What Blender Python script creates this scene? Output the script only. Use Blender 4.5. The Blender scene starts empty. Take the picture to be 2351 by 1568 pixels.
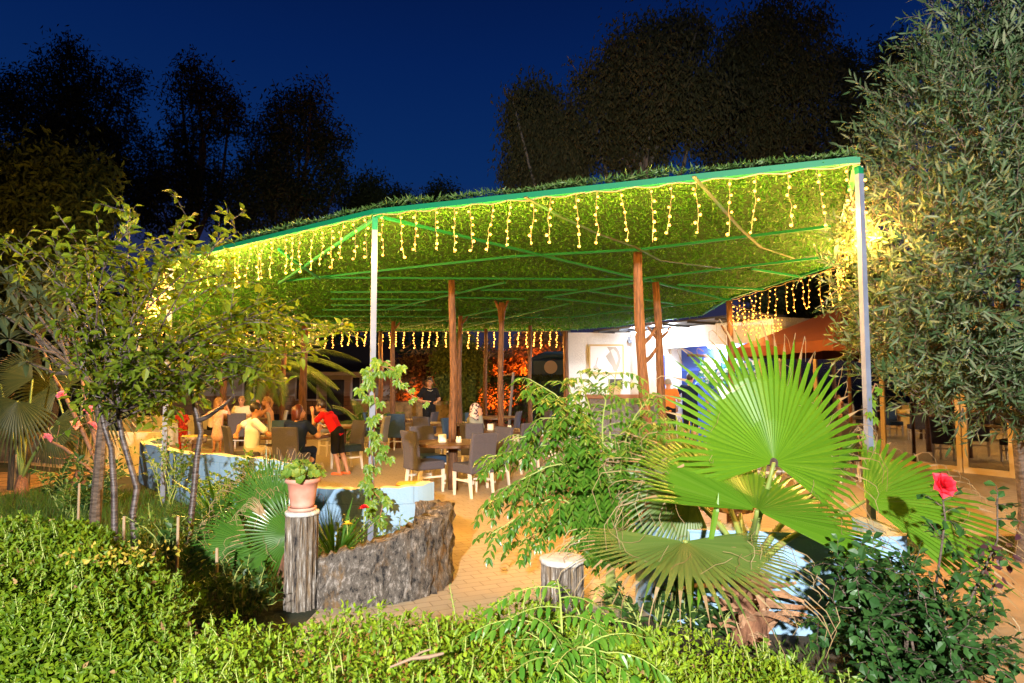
import bpy, math, random
import numpy as np
from mathutils import Vector, Matrix
random.seed(7); rng = np.random.default_rng(11)
sc = bpy.context.scene; col = sc.collection
R = math.radians; PI = math.pi
# ---------------------------------------------------------------- camera
CAMH = 1.62; FPX = 1500.0; TILT = math.atan(101/1500)
cd = bpy.data.cameras.new('camera'); cam = bpy.data.objects.new('camera', cd); col.objects.link(cam)
cam.location = (0, 0, CAMH); cam.rotation_euler = (PI/2 + TILT, 0, 0)
cd.sensor_width = 36; cd.lens = 36*FPX/2351; cd.clip_end = 600; cd.clip_start = .05
sc.camera = cam
# ---------------------------------------------------------------- night sky, photographer's flash, exposure
w = bpy.data.worlds.new('World'); sc.world = w; w.use_nodes = True
nt = w.node_tree; nt.nodes.clear()
def N_(t, kind, **kw):
    n = t.nodes.new(kind)
    for k, v in kw.items(): setattr(n, k, v)
    return n
_o = N_(nt, 'ShaderNodeOutputWorld'); _b = N_(nt, 'ShaderNodeBackground'); _t = N_(nt, 'ShaderNodeTexCoord')
_s = N_(nt, 'ShaderNodeSeparateXYZ'); _r = N_(nt, 'ShaderNodeValToRGB')
nt.links.new(_t.outputs['Generated'], _s.inputs[0]); nt.links.new(_s.outputs['Z'], _r.inputs[0])
nt.links.new(_r.outputs[0], _b.inputs[0]); nt.links.new(_b.outputs[0], _o.inputs[0])
def ramp(node, stops):
    el = node.color_ramp.elements
    while len(el) > len(stops): el.remove(el[-1])
    while len(el) < len(stops): el.new(1)
    for e, (p, c) in zip(el, stops): e.position = p; e.color = (*c, 1)
ramp(_r, [(0, (.004, .006, .014)), (.03, (.030, .026, .050)), (.22, (.012, .022, .082)), (.30, (.003, .024, .118)), (.45, (.0014, .0145, .092)), (.62, (.0009, .0055, .045)), (1, (.0006, .002, .018))])
_b.inputs['Strength'].default_value = 1.0
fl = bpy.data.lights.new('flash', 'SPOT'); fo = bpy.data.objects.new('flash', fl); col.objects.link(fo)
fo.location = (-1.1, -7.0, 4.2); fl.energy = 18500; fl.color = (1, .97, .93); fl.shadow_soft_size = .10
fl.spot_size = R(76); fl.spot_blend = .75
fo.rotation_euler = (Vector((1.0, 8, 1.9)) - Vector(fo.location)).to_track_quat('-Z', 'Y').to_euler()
sc.view_settings.view_transform = 'Standard'; sc.view_settings.look = 'None'; sc.view_settings.exposure = 0; sc.view_settings.gamma = 1
sc.render.engine = 'CYCLES'; cy = sc.cycles
cy.use_denoising = True; cy.max_bounces = 6; cy.diffuse_bounces = 3; cy.glossy_bounces = 3; cy.transmission_bounces = 4; cy.transparent_max_bounces = 8
cy.use_light_tree = True; cy.sample_clamp_indirect = 6; cy.caustics_reflective = False; cy.caustics_refractive = False
# ---------------------------------------------------------------- picture geometry helpers (pixels of a 2351 wide view -> points)
ct, st = math.cos(TILT), math.sin(TILT)
def ray(px, py):
    a = (px-1175.5)/FPX; u = (784-py)/FPX
    return np.array((a, ct - u*st, st + u*ct))
def at(px, py, Y):
    d = ray(px, py); return np.array((0, 0, CAMH)) + d*(Y/d[1])
def gnd(px, py, z=0.0):
    d = ray(px, py); return np.array((0, 0, CAMH)) + d*((z-CAMH)/d[2])
ROOF = 3.35
def rf(px, py, dz=0): return gnd(px, py, ROOF+dz)
def nrm(a):
    a = np.asarray(a, float); return a/np.maximum(np.linalg.norm(a, axis=-1, keepdims=True), 1e-9)
def rnd(a, b, n=None): return rng.uniform(a, b, n)
# ---------------------------------------------------------------- materials
def newmat(name):
    m = bpy.data.materials.new(name); m.use_nodes = True
    t = m.node_tree; b = t.nodes['Principled BSDF']; return m, t, b
def mat(name, c, rough=.6, c2=None, ns=6, lo=.35, hi=.65, bump=0, bs=None, spec=.4, metal=0, stretch=(1, 1, 1), c3=None):
    m, t, b = newmat(name)
    b.inputs['Roughness'].default_value = rough; b.inputs['Metallic'].default_value = metal
    b.inputs['Specular IOR Level'].default_value = spec; b.inputs['Base Color'].default_value = (*c, 1)
    tc = N_(t, 'ShaderNodeTexCoord'); mp = N_(t, 'ShaderNodeMapping'); mp.inputs['Scale'].default_value = stretch
    t.links.new(tc.outputs['Object'], mp.inputs[0])
    if c2 is not None:
        n = N_(t, 'ShaderNodeTexNoise'); n.inputs['Scale'].default_value = ns; n.inputs['Detail'].default_value = 6
        r = N_(t, 'ShaderNodeValToRGB'); t.links.new(mp.outputs[0], n.inputs['Vector']); t.links.new(n.outputs['Fac'], r.inputs[0])
        ramp(r, [(lo, c), (hi, c2)] if c3 is None else [(lo, c), ((lo+hi)/2, c3), (hi, c2)])
        t.links.new(r.outputs[0], b.inputs['Base Color'])
    if bump:
        n2 = N_(t, 'ShaderNodeTexNoise'); n2.inputs['Scale'].default_value = bs or ns*3; n2.inputs['Detail'].default_value = 5
        t.links.new(mp.outputs[0], n2.inputs['Vector'])
        bp = N_(t, 'ShaderNodeBump'); bp.inputs['Strength'].default_value = bump; bp.inputs['Distance'].default_value = .02
        t.links.new(n2.outputs['Fac'], bp.inputs['Height']); t.links.new(bp.outputs[0], b.inputs['Normal'])
    return m
def leafmat(name, cols, rough=.45, transl=.25, spec=.4, tcol=1.3):
    m, t, b = newmat(name)
    g = N_(t, 'ShaderNodeNewGeometry'); r = N_(t, 'ShaderNodeValToRGB')
    t.links.new(g.outputs['Random Per Island'], r.inputs[0]); k = len(cols)
    ramp(r, [(i/(k-1) if k > 1 else 0, c) for i, c in enumerate(cols)])
    t.links.new(r.outputs[0], b.inputs['Base Color']); b.inputs['Roughness'].default_value = rough
    b.inputs['Specular IOR Level'].default_value = spec
    tr = N_(t, 'ShaderNodeBsdfTranslucent'); mx = N_(t, 'ShaderNodeMixShader'); o = t.nodes['Material Output']
    gm = N_(t, 'ShaderNodeHueSaturation'); gm.inputs['Value'].default_value = tcol; gm.inputs['Saturation'].default_value = 1.1
    t.links.new(r.outputs[0], gm.inputs['Color']); t.links.new(gm.outputs[0], tr.inputs[0])
    mx.inputs[0].default_value = transl
    t.links.new(b.outputs[0], mx.inputs[1]); t.links.new(tr.outputs[0], mx.inputs[2]); t.links.new(mx.outputs[0], o.inputs[0])
    return m
def emat(name, c, s):
    m, t, b = newmat(name); b.inputs['Base Color'].default_value = (*c, 1)
    b.inputs['Emission Color'].default_value = (*c, 1); b.inputs['Emission Strength'].default_value = s; return m
def brickmat(name, c1, c2, mortar, bw, bh, uv=False, msize=.01, bump=.3, stain=None, rough=.75, rot=0, spec=.3):
    m, t, b = newmat(name); b.inputs['Roughness'].default_value = rough; b.inputs['Specular IOR Level'].default_value = spec
    tc = N_(t, 'ShaderNodeTexCoord'); mp = N_(t, 'ShaderNodeMapping'); mp.inputs['Rotation'].default_value = (0, 0, rot)
    t.links.new(tc.outputs['UV' if uv else 'Object'], mp.inputs[0])
    br = N_(t, 'ShaderNodeTexBrick'); t.links.new(mp.outputs[0], br.inputs['Vector'])
    br.inputs['Scale'].default_value = 1; br.inputs['Brick Width'].default_value = bw; br.inputs['Row Height'].default_value = bh
    br.inputs['Mortar Size'].default_value = msize; br.inputs['Mortar Smooth'].default_value = .3
    for k, c in zip(('Color1', 'Color2', 'Mortar'), (c1, c2, mortar)): br.inputs[k].default_value = (*c, 1)
    out = br.outputs['Color']
    if stain:
        n = N_(t, 'ShaderNodeTexNoise'); n.inputs['Scale'].default_value = stain[1]; n.inputs['Detail'].default_value = 7
        t.links.new(tc.outputs['Object'], n.inputs['Vector'])
        r = N_(t, 'ShaderNodeValToRGB'); ramp(r, [(stain[2], (0, 0, 0)), (stain[3], (1, 1, 1))]); t.links.new(n.outputs['Fac'], r.inputs[0])
        mx = N_(t, 'ShaderNodeMix', data_type='RGBA'); t.links.new(r.outputs[0], mx.inputs['Factor'])
        t.links.new(out, mx.inputs['A']); mx.inputs['B'].default_value = (*stain[0], 1); out = mx.outputs['Result']
    t.links.new(out, b.inputs['Base Color'])
    n2 = N_(t, 'ShaderNodeTexNoise'); n2.inputs['Scale'].default_value = 60; t.links.new(tc.outputs['Object'], n2.inputs['Vector'])
    ma = N_(t, 'ShaderNodeMath', operation='MULTIPLY_ADD'); ma.inputs[1].default_value = -1.0
    t.links.new(br.outputs['Fac'], ma.inputs[0]); t.links.new(n2.outputs['Fac'], ma.inputs[2])
    bp = N_(t, 'ShaderNodeBump'); bp.inputs['Strength'].default_value = bump; bp.inputs['Distance'].default_value = .008
    t.links.new(ma.outputs[0], bp.inputs['Height']); t.links.new(bp.outputs[0], b.inputs['Normal'])
    return m
# ---------------------------------------------------------------- mesh collector
class MB:
    def __init__(s): s.v = []; s.f = []; s.n = 0; s.uv = []
    def add(s, V, F, mi=0):
        V = np.asarray(V, np.float32).reshape(-1, 3); off = s.n; s.v.append(V); s.n += len(V)
        for f in (F if isinstance(F, list) else [F]):
            f = np.asarray(f, np.int64)
            if f.ndim == 1: f = f[None, :]
            s.f.append((f+off, mi))
    def box(s, c, d, rot=None, mi=0, taper=1.0):
        x, y, z = np.array(d)/2
        V = np.array([(-x*1, -y, -z), (x, -y, -z), (x, y, -z), (-x, y, -z), (-x, -y, z), (x, -y, z), (x, y, z), (-x, y, z)], float)
        V[:4, :2] *= taper
        if rot is not None: V = V @ np.array(Matrix.Rotation(rot, 3, 'Z') if not isinstance(rot, Matrix) else rot).T
        s.add(V+np.array(c), np.array([(0, 3, 2, 1), (4, 5, 6, 7), (0, 1, 5, 4), (1, 2, 6, 5), (2, 3, 7, 6), (3, 0, 4, 7)]), mi)
    def beam(s, a, b, wd, h=None, mi=0):
        a = np.asarray(a, float); b = np.asarray(b, float); h = h or wd; d = nrm(b-a)
        up = np.array((0, 0, 1.)) if abs(d[2]) < .9 else np.array((1., 0, 0)); sd = nrm(np.cross(d, up)); up = np.cross(sd, d)
        q = [sd*wd/2*i+up*h/2*j for i, j in ((-1, -1), (1, -1), (1, 1), (-1, 1))]
        s.add([a+k for k in q]+[b+k for k in q], np.array([(3, 2, 1, 0), (4, 5, 6, 7), (0, 1, 5, 4), (1, 2, 6, 5), (2, 3, 7, 6), (3, 0, 4, 7)]), mi)
    def tube(s, path, rad, n=8, mi=0, jit=0, cap=True):
        P = np.asarray(path, float); m = len(P); rad = np.broadcast_to(np.asarray(rad, float), (m,))
        T = np.zeros_like(P); T[1:-1] = P[2:]-P[:-2]; T[0] = P[1]-P[0]; T[-1] = P[-1]-P[-2]; T = nrm(T)
        ref = np.array((0.13, .97, .2)) if abs(T[0][1]) < .8 else np.array((1., .1, .1))
        V = []; x = None
        for i in range(m):
            x = ref if x is None else x
            x = nrm(x - T[i]*np.dot(x, T[i])); y = np.cross(T[i], x); a = np.linspace(0, 2*PI, n, endpoint=False)
            rr = rad[i]*(1+(rnd(-jit, jit, n) if jit else 0))
            V.append(P[i]+(np.cos(a)*rr)[:, None]*x+(np.sin(a)*rr)[:, None]*y)
        i = np.arange(n); j = (i+1) % n; F = np.concatenate([np.stack([k*n+i, k*n+j, (k+1)*n+j, (k+1)*n+i], 1) for k in range(m-1)])
        fs = [F]
        if cap: fs += [np.arange(n)[::-1][None, :], (np.arange(n)+(m-1)*n)[None, :]]
        s.add(np.concatenate(V), fs, mi)
    def lathe(s, prof, c=(0, 0, 0), n=24, mi=0, wob=None):
        V = []; a = np.linspace(0, 2*PI, n, endpoint=False)
        for r, z in prof:
            rr = r*(wob(a, z) if wob else 1)
            V.append(np.stack([np.cos(a)*rr, np.sin(a)*rr, np.full(n, z)], 1))
        i = np.arange(n); j = (i+1) % n; m = len(prof)
        F = np.concatenate([np.stack([k*n+i, k*n+j, (k+1)*n+j, (k+1)*n+i], 1) for k in range(m-1)])
        s.add(np.concatenate(V)+np.array(c), [F, np.arange(n)[::-1][None, :], (np.arange(n)+(m-1)*n)[None, :]], mi)
    def prism(s, poly, z0, z1, mi=0):
        p = np.asarray(poly, float); n = len(p); i = np.arange(n); j = (i+1) % n
        V = np.concatenate([np.c_[p, np.full(n, z0)], np.c_[p, np.full(n, z1)]])
        s.add(V, [i[::-1][None, :], (i+n)[None, :], np.stack([i, j, j+n, i+n], 1)], mi)
    def leaves(s, P, D, Nn, L, W, kind='mid', fold=.25, curl=.15, mi=0):
        P = np.asarray(P, float); n = len(P)
        if n == 0: return
        D = nrm(D); S = nrm(np.cross(D, Nn)); Nn = np.cross(S, D)
        L = np.broadcast_to(np.asarray(L, float), (n,)); W = np.broadcast_to(np.asarray(W, float), (n,))
        if kind == 'dia': T = [(0, 0), (.45, -.5), (1, 0), (.45, .5)]; F = [np.array([(0, 1, 2, 3)])]
        elif kind == 'mid': T = [(0, 0), (.42, -.5), (.42, 0), (.42, .5), (1, 0)]; F = [np.array([(0, 1, 2), (0, 2, 3), (1, 4, 2), (2, 4, 3)])]
        else:
            w1, w2 = (.42, .38) if kind == 'long' else ((.46, .36) if kind == 'ovate' else (.3, .5))
            T = [(0, 0), (.28, -w1), (.28, 0), (.28, w1), (.64, -w2), (.64, 0), (.64, w2), (1, 0)]
            F = [np.array([(0, 1, 2), (0, 2, 3), (4, 7, 5), (5, 7, 6)]), np.array([(1, 4, 5, 2), (2, 5, 6, 3)])]
        T = np.array(T); m = len(T)
        wv = fold*np.abs(T[:, 1])
        V = (P[:, None, :]+D[:, None, :]*(L[:, None]*T[:, 0])[..., None]+S[:, None, :]*(W[:, None]*T[:, 1])[..., None]
             + Nn[:, None, :]*(W[:, None]*wv-np.broadcast_to(np.asarray(curl), (n,))[:, None]*L[:, None]*T[:, 0]**2)[..., None])
        off = (np.arange(n)*m)[:, None, None]
        s.add(V.reshape(-1, 3), [(f[None]+off).reshape(-1, f.shape[1]) for f in F], mi)
    def build(s, name, mats, parent=None, smooth=False, loc=None):
        me = bpy.data.meshes.new(name); V = np.concatenate(s.v) if s.v else np.zeros((0, 3), np.float32)
        me.vertices.add(len(V)); me.vertices.foreach_set('co', V.astype(np.float32).ravel())
        lv = np.concatenate([f.ravel() for f, _ in s.f]); tot = np.concatenate([np.full(len(f), f.shape[1]) for f, _ in s.f])
        mi = np.concatenate([np.full(len(f), k) for f, k in s.f])
        me.loops.add(len(lv)); me.polygons.add(len(tot)); me.loops.foreach_set('vertex_index', lv.astype(np.int32))
        me.polygons.foreach_set('loop_start', np.concatenate([[0], np.cumsum(tot)[:-1]]).astype(np.int32))
        me.polygons.foreach_set('material_index', mi.astype(np.int32))
        me.polygons.foreach_set('use_smooth', np.full(len(tot), bool(smooth)))
        for m in (mats if isinstance(mats, (list, tuple)) else [mats]): me.materials.append(m)
        me.update(calc_edges=True)
        o = bpy.data.objects.new(name, me); col.objects.link(o)
        if parent is not None: o.parent = parent
        if loc is not None: o.location = loc
        return o
def tag(o, label, cat, group=None, kind=None):
    if label: o['label'] = label
    if cat: o['category'] = cat
    if group: o['group'] = group
    if kind: o['kind'] = kind
    return o
def thing(name, label, cat, loc=(0, 0, 0), rz=0, group=None):
    o = bpy.data.objects.new(name, None); col.objects.link(o); o.location = tuple(float(x) for x in loc); o.rotation_euler = (0, 0, rz)
    o.empty_display_size = .2
    return tag(o, label, cat, group)
def dup(o, parent=None):
    c = o.copy(); col.objects.link(c); c.parent = parent
    for ch in list(o.children): dup(ch, c)
    return c
def bevel(o, wd, seg=2):
    m = o.modifiers.new('bevel', 'BEVEL'); m.width = wd; m.segments = seg; m.limit_method = 'ANGLE'; return o
def face_rot(fx, fy): return math.atan2(-fx, fy)
def randdir(n): return nrm(rng.normal(size=(n, 3)))
# ---------------------------------------------------------------- shared materials
M = {}
M['soil'] = mat('soil', (.035, .028, .016), .95, (.075, .055, .03), 3, bump=.6, bs=25)
M['lawn'] = mat('lawn_soil', (.012, .02, .006), .95, (.04, .035, .015), 2, bump=.6, bs=30)
M['sand'] = mat('sand', (.30, .185, .085), .95, (.40, .26, .13), 2.2, bump=.5, bs=14)
M['paver'] = brickmat('pavers', (.44, .35, .235), (.40, .315, .21), (.24, .18, .11), .21, .105, msize=.005, bump=.35, stain=((.43, .32, .19), .9, .5, .75), rot=R(-24), rough=.55)
M['bigpaver'] = brickmat('path_pavers', (.33, .19, .09), (.28, .16, .07), (.03, .025, .02), .55, .45, msize=.02, bump=.5, rot=R(10))
M['bluewall'] = brickmat('blue_paint', (.23, .37, .52), (.22, .36, .51), (.17, .29, .42), .42, .21, uv=True, msize=.006, bump=.5, stain=((.27, .37, .42), 4, .55, .85), rough=.6)
M['cream'] = mat('cream_paint', (.50, .47, .36), .6, (.42, .37, .25), 5, bump=.3, bs=20)
M['rockwall'] = mat('rock_render', (.018, .017, .018), .9, (.40, .34, .27), 15, .38, .70, bump=1.0, bs=34, stretch=(1.5, 1.5, .75), c3=(.15, .10, .055))
def rockmat(name, dark, mid, pale, ochre, sc=26, oc=5, st=(1, 1, .6)):
    m, t, b = newmat(name); b.inputs['Roughness'].default_value = .9; b.inputs['Specular IOR Level'].default_value = .2; tc = N_(t, 'ShaderNodeTexCoord'); mp = N_(t, 'ShaderNodeMapping'); mp.inputs['Scale'].default_value = st; t.links.new(tc.outputs['Object'], mp.inputs[0])
    def nz(s, d, r_): n = N_(t, 'ShaderNodeTexNoise'); n.inputs['Scale'].default_value = s; n.inputs['Detail'].default_value = d; n.inputs['Roughness'].default_value = r_; t.links.new(mp.outputs[0], n.inputs['Vector']); return n
    n = nz(sc, 12, .78); r = N_(t, 'ShaderNodeValToRGB'); t.links.new(n.outputs['Fac'], r.inputs[0]); ramp(r, [(.41, dark), (.48, mid), (.53, mid), (.60, pale)])
    n2 = nz(oc, 8, .7); r2 = N_(t, 'ShaderNodeValToRGB'); t.links.new(n2.outputs['Fac'], r2.inputs[0]); ramp(r2, [(.54, (0, 0, 0)), (.62, (.75, .75, .75))]); mx = N_(t, 'ShaderNodeMix', data_type='RGBA'); t.links.new(r2.outputs[0], mx.inputs['Factor']); t.links.new(r.outputs[0], mx.inputs['A']); mx.inputs['B'].default_value = (*ochre, 1)
    t.links.new(mx.outputs['Result'], b.inputs['Base Color']); bp = N_(t, 'ShaderNodeBump'); bp.inputs['Strength'].default_value = 1; bp.inputs['Distance'].default_value = .03; t.links.new(n.outputs['Fac'], bp.inputs['Height']); t.links.new(bp.outputs[0], b.inputs['Normal']); return m
M['rockwall'] = rockmat('rock_render', (.02, .019, .02), (.13, .11, .09), (.36, .32, .28), (.21, .12, .045), 19, 4, (1.3, 1.3, .6))
M['rockochre'] = mat('rock_ochre', (.30, .17, .05), .9, (.12, .08, .04), 14, bump=1, bs=40)
M['stone'] = mat('garden_stone', (.10, .075, .045), .9, (.22, .17, .10), 4, bump=1, bs=12)
M['metalgreen'] = mat('green_painted_metal', (.004, .15, .06), .5, spec=.2)
M['metalwhite'] = mat('white_painted_metal', (.17, .19, .245), .45, (.13, .145, .19), 7, spec=.35)
M['log'] = mat('log_bark', (.065, .028, .011), .7, (.19, .085, .035), 22, bump=1, bs=30, stretch=(2, 2, .25))
M['wood'] = mat('table_wood', (.085, .042, .018), .42, (.15, .08, .035), 9, bump=.25, bs=30, stretch=(1, 5, 1))
M['whitewood'] = mat('white_wood', (.72, .66, .56), .45)
M['bark'] = mat('grey_bark', (.055, .038, .026), .8, (.15, .11, .085), 12, bump=.8, bs=30, stretch=(1, 1, 3))
M['darkbark'] = mat('dark_bark', (.03, .024, .018), .9, (.10, .08, .06), 5, bump=.6)
M['grey_fabric'] = mat('grey_fabric', (.088, .084, .104), .85, (.066, .063, .08), 90, bump=.25, bs=260, spec=.2)
M['blue_fabric'] = mat('blue_fabric', (.03, .065, .12), .7, (.022, .05, .10), 60, bump=.2, bs=260, spec=.25)
M['terracotta'] = mat('terracotta', (.52, .22, .15), .7, (.60, .36, .28), 7, .4, .7, bump=.15)
M['white_plaster'] = mat('white_plaster', (.78, .78, .77), .8, (.70, .71, .71), 20, bump=1.0, bs=42)
M['ceramic'] = mat('cream_ceramic', (.75, .68, .50), .3)
M['yellow_top'] = mat('yellow_paint', (.68, .46, .05), .45, (.55, .38, .06), 9)
# ================================================================ ground
def sheet(name, poly, z, m, kind='structure', label=None, cat=None):
    mb = MB(); p = np.asarray(poly, float); mb.add(np.c_[p, np.full(len(p), z)], np.arange(len(p))[None, :])
    o = mb.build(name, m); tag(o, label, cat, kind=kind); return o
sheet('ground', [(-250, -60), (250, -60), (250, 250), (-250, 250)], 0, M['lawn'])
sheet('paved_floor', [(-1.5, 1.5), (6, 1.5), (14, 7.6), (14, 28), (-12, 28), (-12, 14.5), (-6.1, 11.6), (-4.9, 9.7), (-3.2, 7.9), (-2.3, 6.9), (-1.6, 6.6), (-1.2, 5.4), (-1.4, 4.9)], .004, M['paver'])
sheet('soil_bed', [(.32, 1.5), (.36, 3.75), (.62, 4.6), (1.1, 4.75), (2.5, 4.3), (2.45, 3.4), (2.35, 1.5)], .008, M['soil'])
sheet('sand', [(2.36, 1.4), (2.46, 3.4), (2.52, 4.3), (2.62, 6.9), (5, 7.2), (12, 7.4), (12, 1.4)], .009, M['sand'])
sheet('path', [(-9.6, 8.4), (-7.35, 8.6), (-7.75, 12.4), (-9.9, 12.3)], .006, M['bigpaver'])
# curved wall along a path with heights; UV = (arc length, height)
def curved_wall(name, path, heights, thick, mats, label, cat='wall', rough=0, sub=6, capmat=None, wavy=0, parent=None):
    P = np.asarray(path, float); hts = np.asarray(heights, float); m = len(P); t = np.arange(m); tt = np.linspace(0, m-1, (m-1)*sub+1)
    def cr(a):   # catmull-rom
        out = []
        for x in tt:
            i = min(int(x), m-2); f = x-i; p0, p1, p2, p3 = a[max(i-1, 0)], a[i], a[i+1], a[min(i+2, m-1)]
            out.append(.5*(2*p1+(p2-p0)*f+(2*p0-5*p1+4*p2-p3)*f*f+(3*p1-p0-3*p2+p3)*f**3))
        return np.array(out)
    C = cr(P); H = cr(hts); T = np.gradient(C, axis=0); T = nrm(T); Nn = np.stack([-T[:, 1], T[:, 0]], 1)
    arc = np.concatenate([[0], np.cumsum(np.linalg.norm(np.diff(C, axis=0), axis=1))])
    if wavy: H = H + wavy*np.abs(np.sin(arc*PI/.22))
    nz = 8; k = len(C); V = []; UV = []
    for sgn in (1, -1):
        for a in range(nz+1):
            z = H*a/nz; off = thick/2*sgn
            q = C+Nn*off
            if rough: q = q+Nn*rng.normal(0, rough, (k, 1))*sgn
            zz = z + (rng.normal(0, rough*.9, k) if rough and a == nz else 0)
            V.append(np.c_[q, zz]); UV.append(np.c_[arc, z])
    V = np.concatenate(V); UV = np.concatenate(UV); mb = MB(); i = np.arange(k-1); F = []; Ft = []
    for a in range(nz):
        b0 = a*k; F.append(np.stack([b0+i, b0+k+i, b0+k+i+1, b0+i+1], 1)); c0 = (nz+1)*k+a*k; F.append(np.stack([c0+i, c0+i+1, c0+k+i+1, c0+k+i], 1))
        for e in (0, k-1):
            q = np.array([[b0+e, c0+e, c0+k+e, b0+k+e]]); F.append(q if e == 0 else q[:, ::-1])
    t0 = nz*k; u0 = (nz+1)*k+nz*k; Ft.append(np.stack([t0+i, u0+i, u0+i+1, t0+i+1], 1))
    mb.add(V, F); mb.f += [(f, 1 if capmat else 0) for f in Ft]
    o = mb.build(name, [mats]+([capmat] if capmat else []), parent, smooth=rough > 0)
    ul = o.data.uv_layers.new(name='UVMap'); li = np.zeros(len(o.data.loops), np.int32); o.data.loops.foreach_get('vertex_index', li)
    ul.data.foreach_set('uv', UV[li].astype(np.float32).ravel())
    if parent is None: tag(o, label, cat)
    return o
# rough stone planter wall joining the left pillar
curved_wall('planter_wall', [(-1.42, 4.93), (-1.05, 4.97), (-.74, 5.16), (-.60, 5.45), (-.62, 5.8), (-.76, 6.25), (-.86, 6.55)], [.36, .45, .54, .60, .58, .52, .46], .17, M['rockwall'],
             'low curved planter wall of rough dark stone beside the pot pillar', rough=.016, sub=12)
curved_wall('seat_wall', [(-2.35, 7.2), (-1.95, 6.86), (-1.45, 6.74), (-1.05, 6.8), (-.87, 6.98)], [.52, .55, .57, .58, .60], .14, M['bluewall'],
            'low pale blue block wall behind the rough stone planter wall', capmat=M['cream'], wavy=.018)
curved_wall('seat_wall', [(-6.6, 12.3), (-6.3, 11.3), (-5.3, 10.1), (-4.4, 9.1), (-3.55, 8.45), (-3.0, 8.35), (-2.6, 8.7)], [.62, .64, .66, .68, .7, .66, .5], .15, M['bluewall'],
            'long curved pale blue seat wall left of the canopy post', capmat=M['cream'], wavy=.03)
curved_wall('seat_wall', [(.98, 5.0), (1.1, 4.62), (1.6, 4.45), (2.05, 4.36), (2.42, 4.25), (2.5, 4.4), (2.52, 4.8)], [.62, .64, .66, .66, .67, .67, .67], .12, M['bluewall'],
            'pale blue block wall behind the big fan palm trunk', capmat=M['cream'])
curved_wall('bench_wall', [(-10.5, 17.6), (-9.6, 18.0), (-8.6, 18.3), (-7.9, 18.1)], [.78, .8, .78, .74], .35, M['cream'], 'cream painted curved bench behind the small child in red', cat='bench')
curved_wall('bench_wall', [(-9.4, 13.9), (-8.7, 13.5), (-8.0, 13.6), (-7.5, 14.1)], [.78, .72, .66, .62], .25, M['cream'], 'cream painted curved bench end next to the long blue wall', cat='bench')
curved_wall('garden_wall', [(-16, 15.0), (-12.5, 14.6), (-10.4, 14.2), (-8.9, 13.6)], [.55, .6, .6, .6], .4, M['stone'], 'low rough stone garden wall behind the dark fluted pillar', rough=.03)
# fluted pillars
def pillar(label, x, y, r, h, m):
    t = thing('fluted_pillar', label, 'pillar', (x, y, 0)); mb = MB(); K = 16*6
    fl_ = lambda a, z: 1-.13*np.clip(np.cos(a*16)*.5+.5, 0, 1)**.7
    prof = [(r*1.0, 0), (r*1.0, .02)]+[(r*rnd(.985, 1.005), z) for z in np.linspace(.05, h-.03, 14)]+[(r*.99, h-.03)]
    mb.lathe(prof, n=K, wob=fl_); mb.build('shaft', m, t, smooth=False)
    mb = MB(); mb.lathe([(r*.99, h-.03), (r*1.03, h-.022), (r*1.02, h-.004), (r*.9, h)], n=48, wob=lambda a, z: 1+.02*np.sin(a*5)+.015*np.sin(a*13+1)); mb.build('cap', M['pillarcap'], t, smooth=True); return t
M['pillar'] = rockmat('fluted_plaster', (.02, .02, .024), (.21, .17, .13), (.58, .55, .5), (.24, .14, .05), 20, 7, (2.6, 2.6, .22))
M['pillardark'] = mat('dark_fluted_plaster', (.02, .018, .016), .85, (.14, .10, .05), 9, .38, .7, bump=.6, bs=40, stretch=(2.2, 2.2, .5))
M['pillarcap'] = mat('pillar_cap_plaster', (.42, .40, .37), .85, (.58, .55, .5), 20, bump=.5, bs=60)
pillar('fluted plaster pillar carrying the terracotta flowerpot', -1.55, 4.9, .12, .70, M['pillar'])
pillar('short fluted plaster pillar with bare top at the path entrance', .28, 3.72, .121, .665, M['pillar'])
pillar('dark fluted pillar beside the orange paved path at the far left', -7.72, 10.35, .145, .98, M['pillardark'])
# terracotta pot with geranium
pot = thing('flower_pot', 'terracotta pot with green geranium on the fluted pillar', 'flowerpot', (-1.55, 4.9, .70))
mb = MB(); mb.lathe([(.02, .028), (.083, .028), (.087, .05), (.094, .10), (.097, .105), (.1, .15), (.103, .155), (.108, .2), (.123, .206), (.128, .22), (.126, .235), (.116, .237), (.106, .22), (.1, .205), (.02, .2)], n=40); mb.build('bowl', M['terracotta'], pot, smooth=True)
mb = MB(); mb.lathe([(.02, 0), (.094, .002), (.102, .012), (.104, .026), (.098, .028), (.09, .02), (.02, .018)], n=40); mb.build('saucer', M['terracotta'], pot, smooth=True)
M['geranium'] = leafmat('geranium_leaf', [(.10, .20, .02), (.17, .27, .03), (.24, .30, .04), (.07, .15, .02)], .5, .3)
mb = MB()
for i in range(62):
    a = rnd(0, 2*PI); rr = .155*math.sqrt(rnd(0, 1)); zz = .23+.115*(1-(rr/.17)**2)+rnd(-.02, .02); c = np.array((math.cos(a)*rr, math.sin(a)*rr, zz))
    up = nrm(np.array((math.cos(a)*rr*5, math.sin(a)*rr*5-.25, .8))+rng.normal(0, .25, 3)); x = nrm(np.cross(up, (.3, 1, .1))); y = np.cross(up, x); n = 14; R0 = rnd(.022, .036)
    an = np.linspace(0, 2*PI, n, endpoint=False); rad = R0*(1+.12*np.cos(an*5)); V = c+(np.cos(an)*rad)[:, None]*x+(np.sin(an)*rad)[:, None]*y+up*(.012+.004*np.cos(an*5))[:, None]
    V = np.concatenate([V, [c]]); k = np.arange(n); mb.add(V, np.stack([k, (k+1) % n, np.full(n, n)], 1))
    mb.tube([(c[0]*.3, c[1]*.3, .2), c], .0025, 4, 1)
mb.build('geranium', [M['geranium'], mat('stem_green', (.10, .16, .03), .6)], pot, smooth=False)
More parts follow.
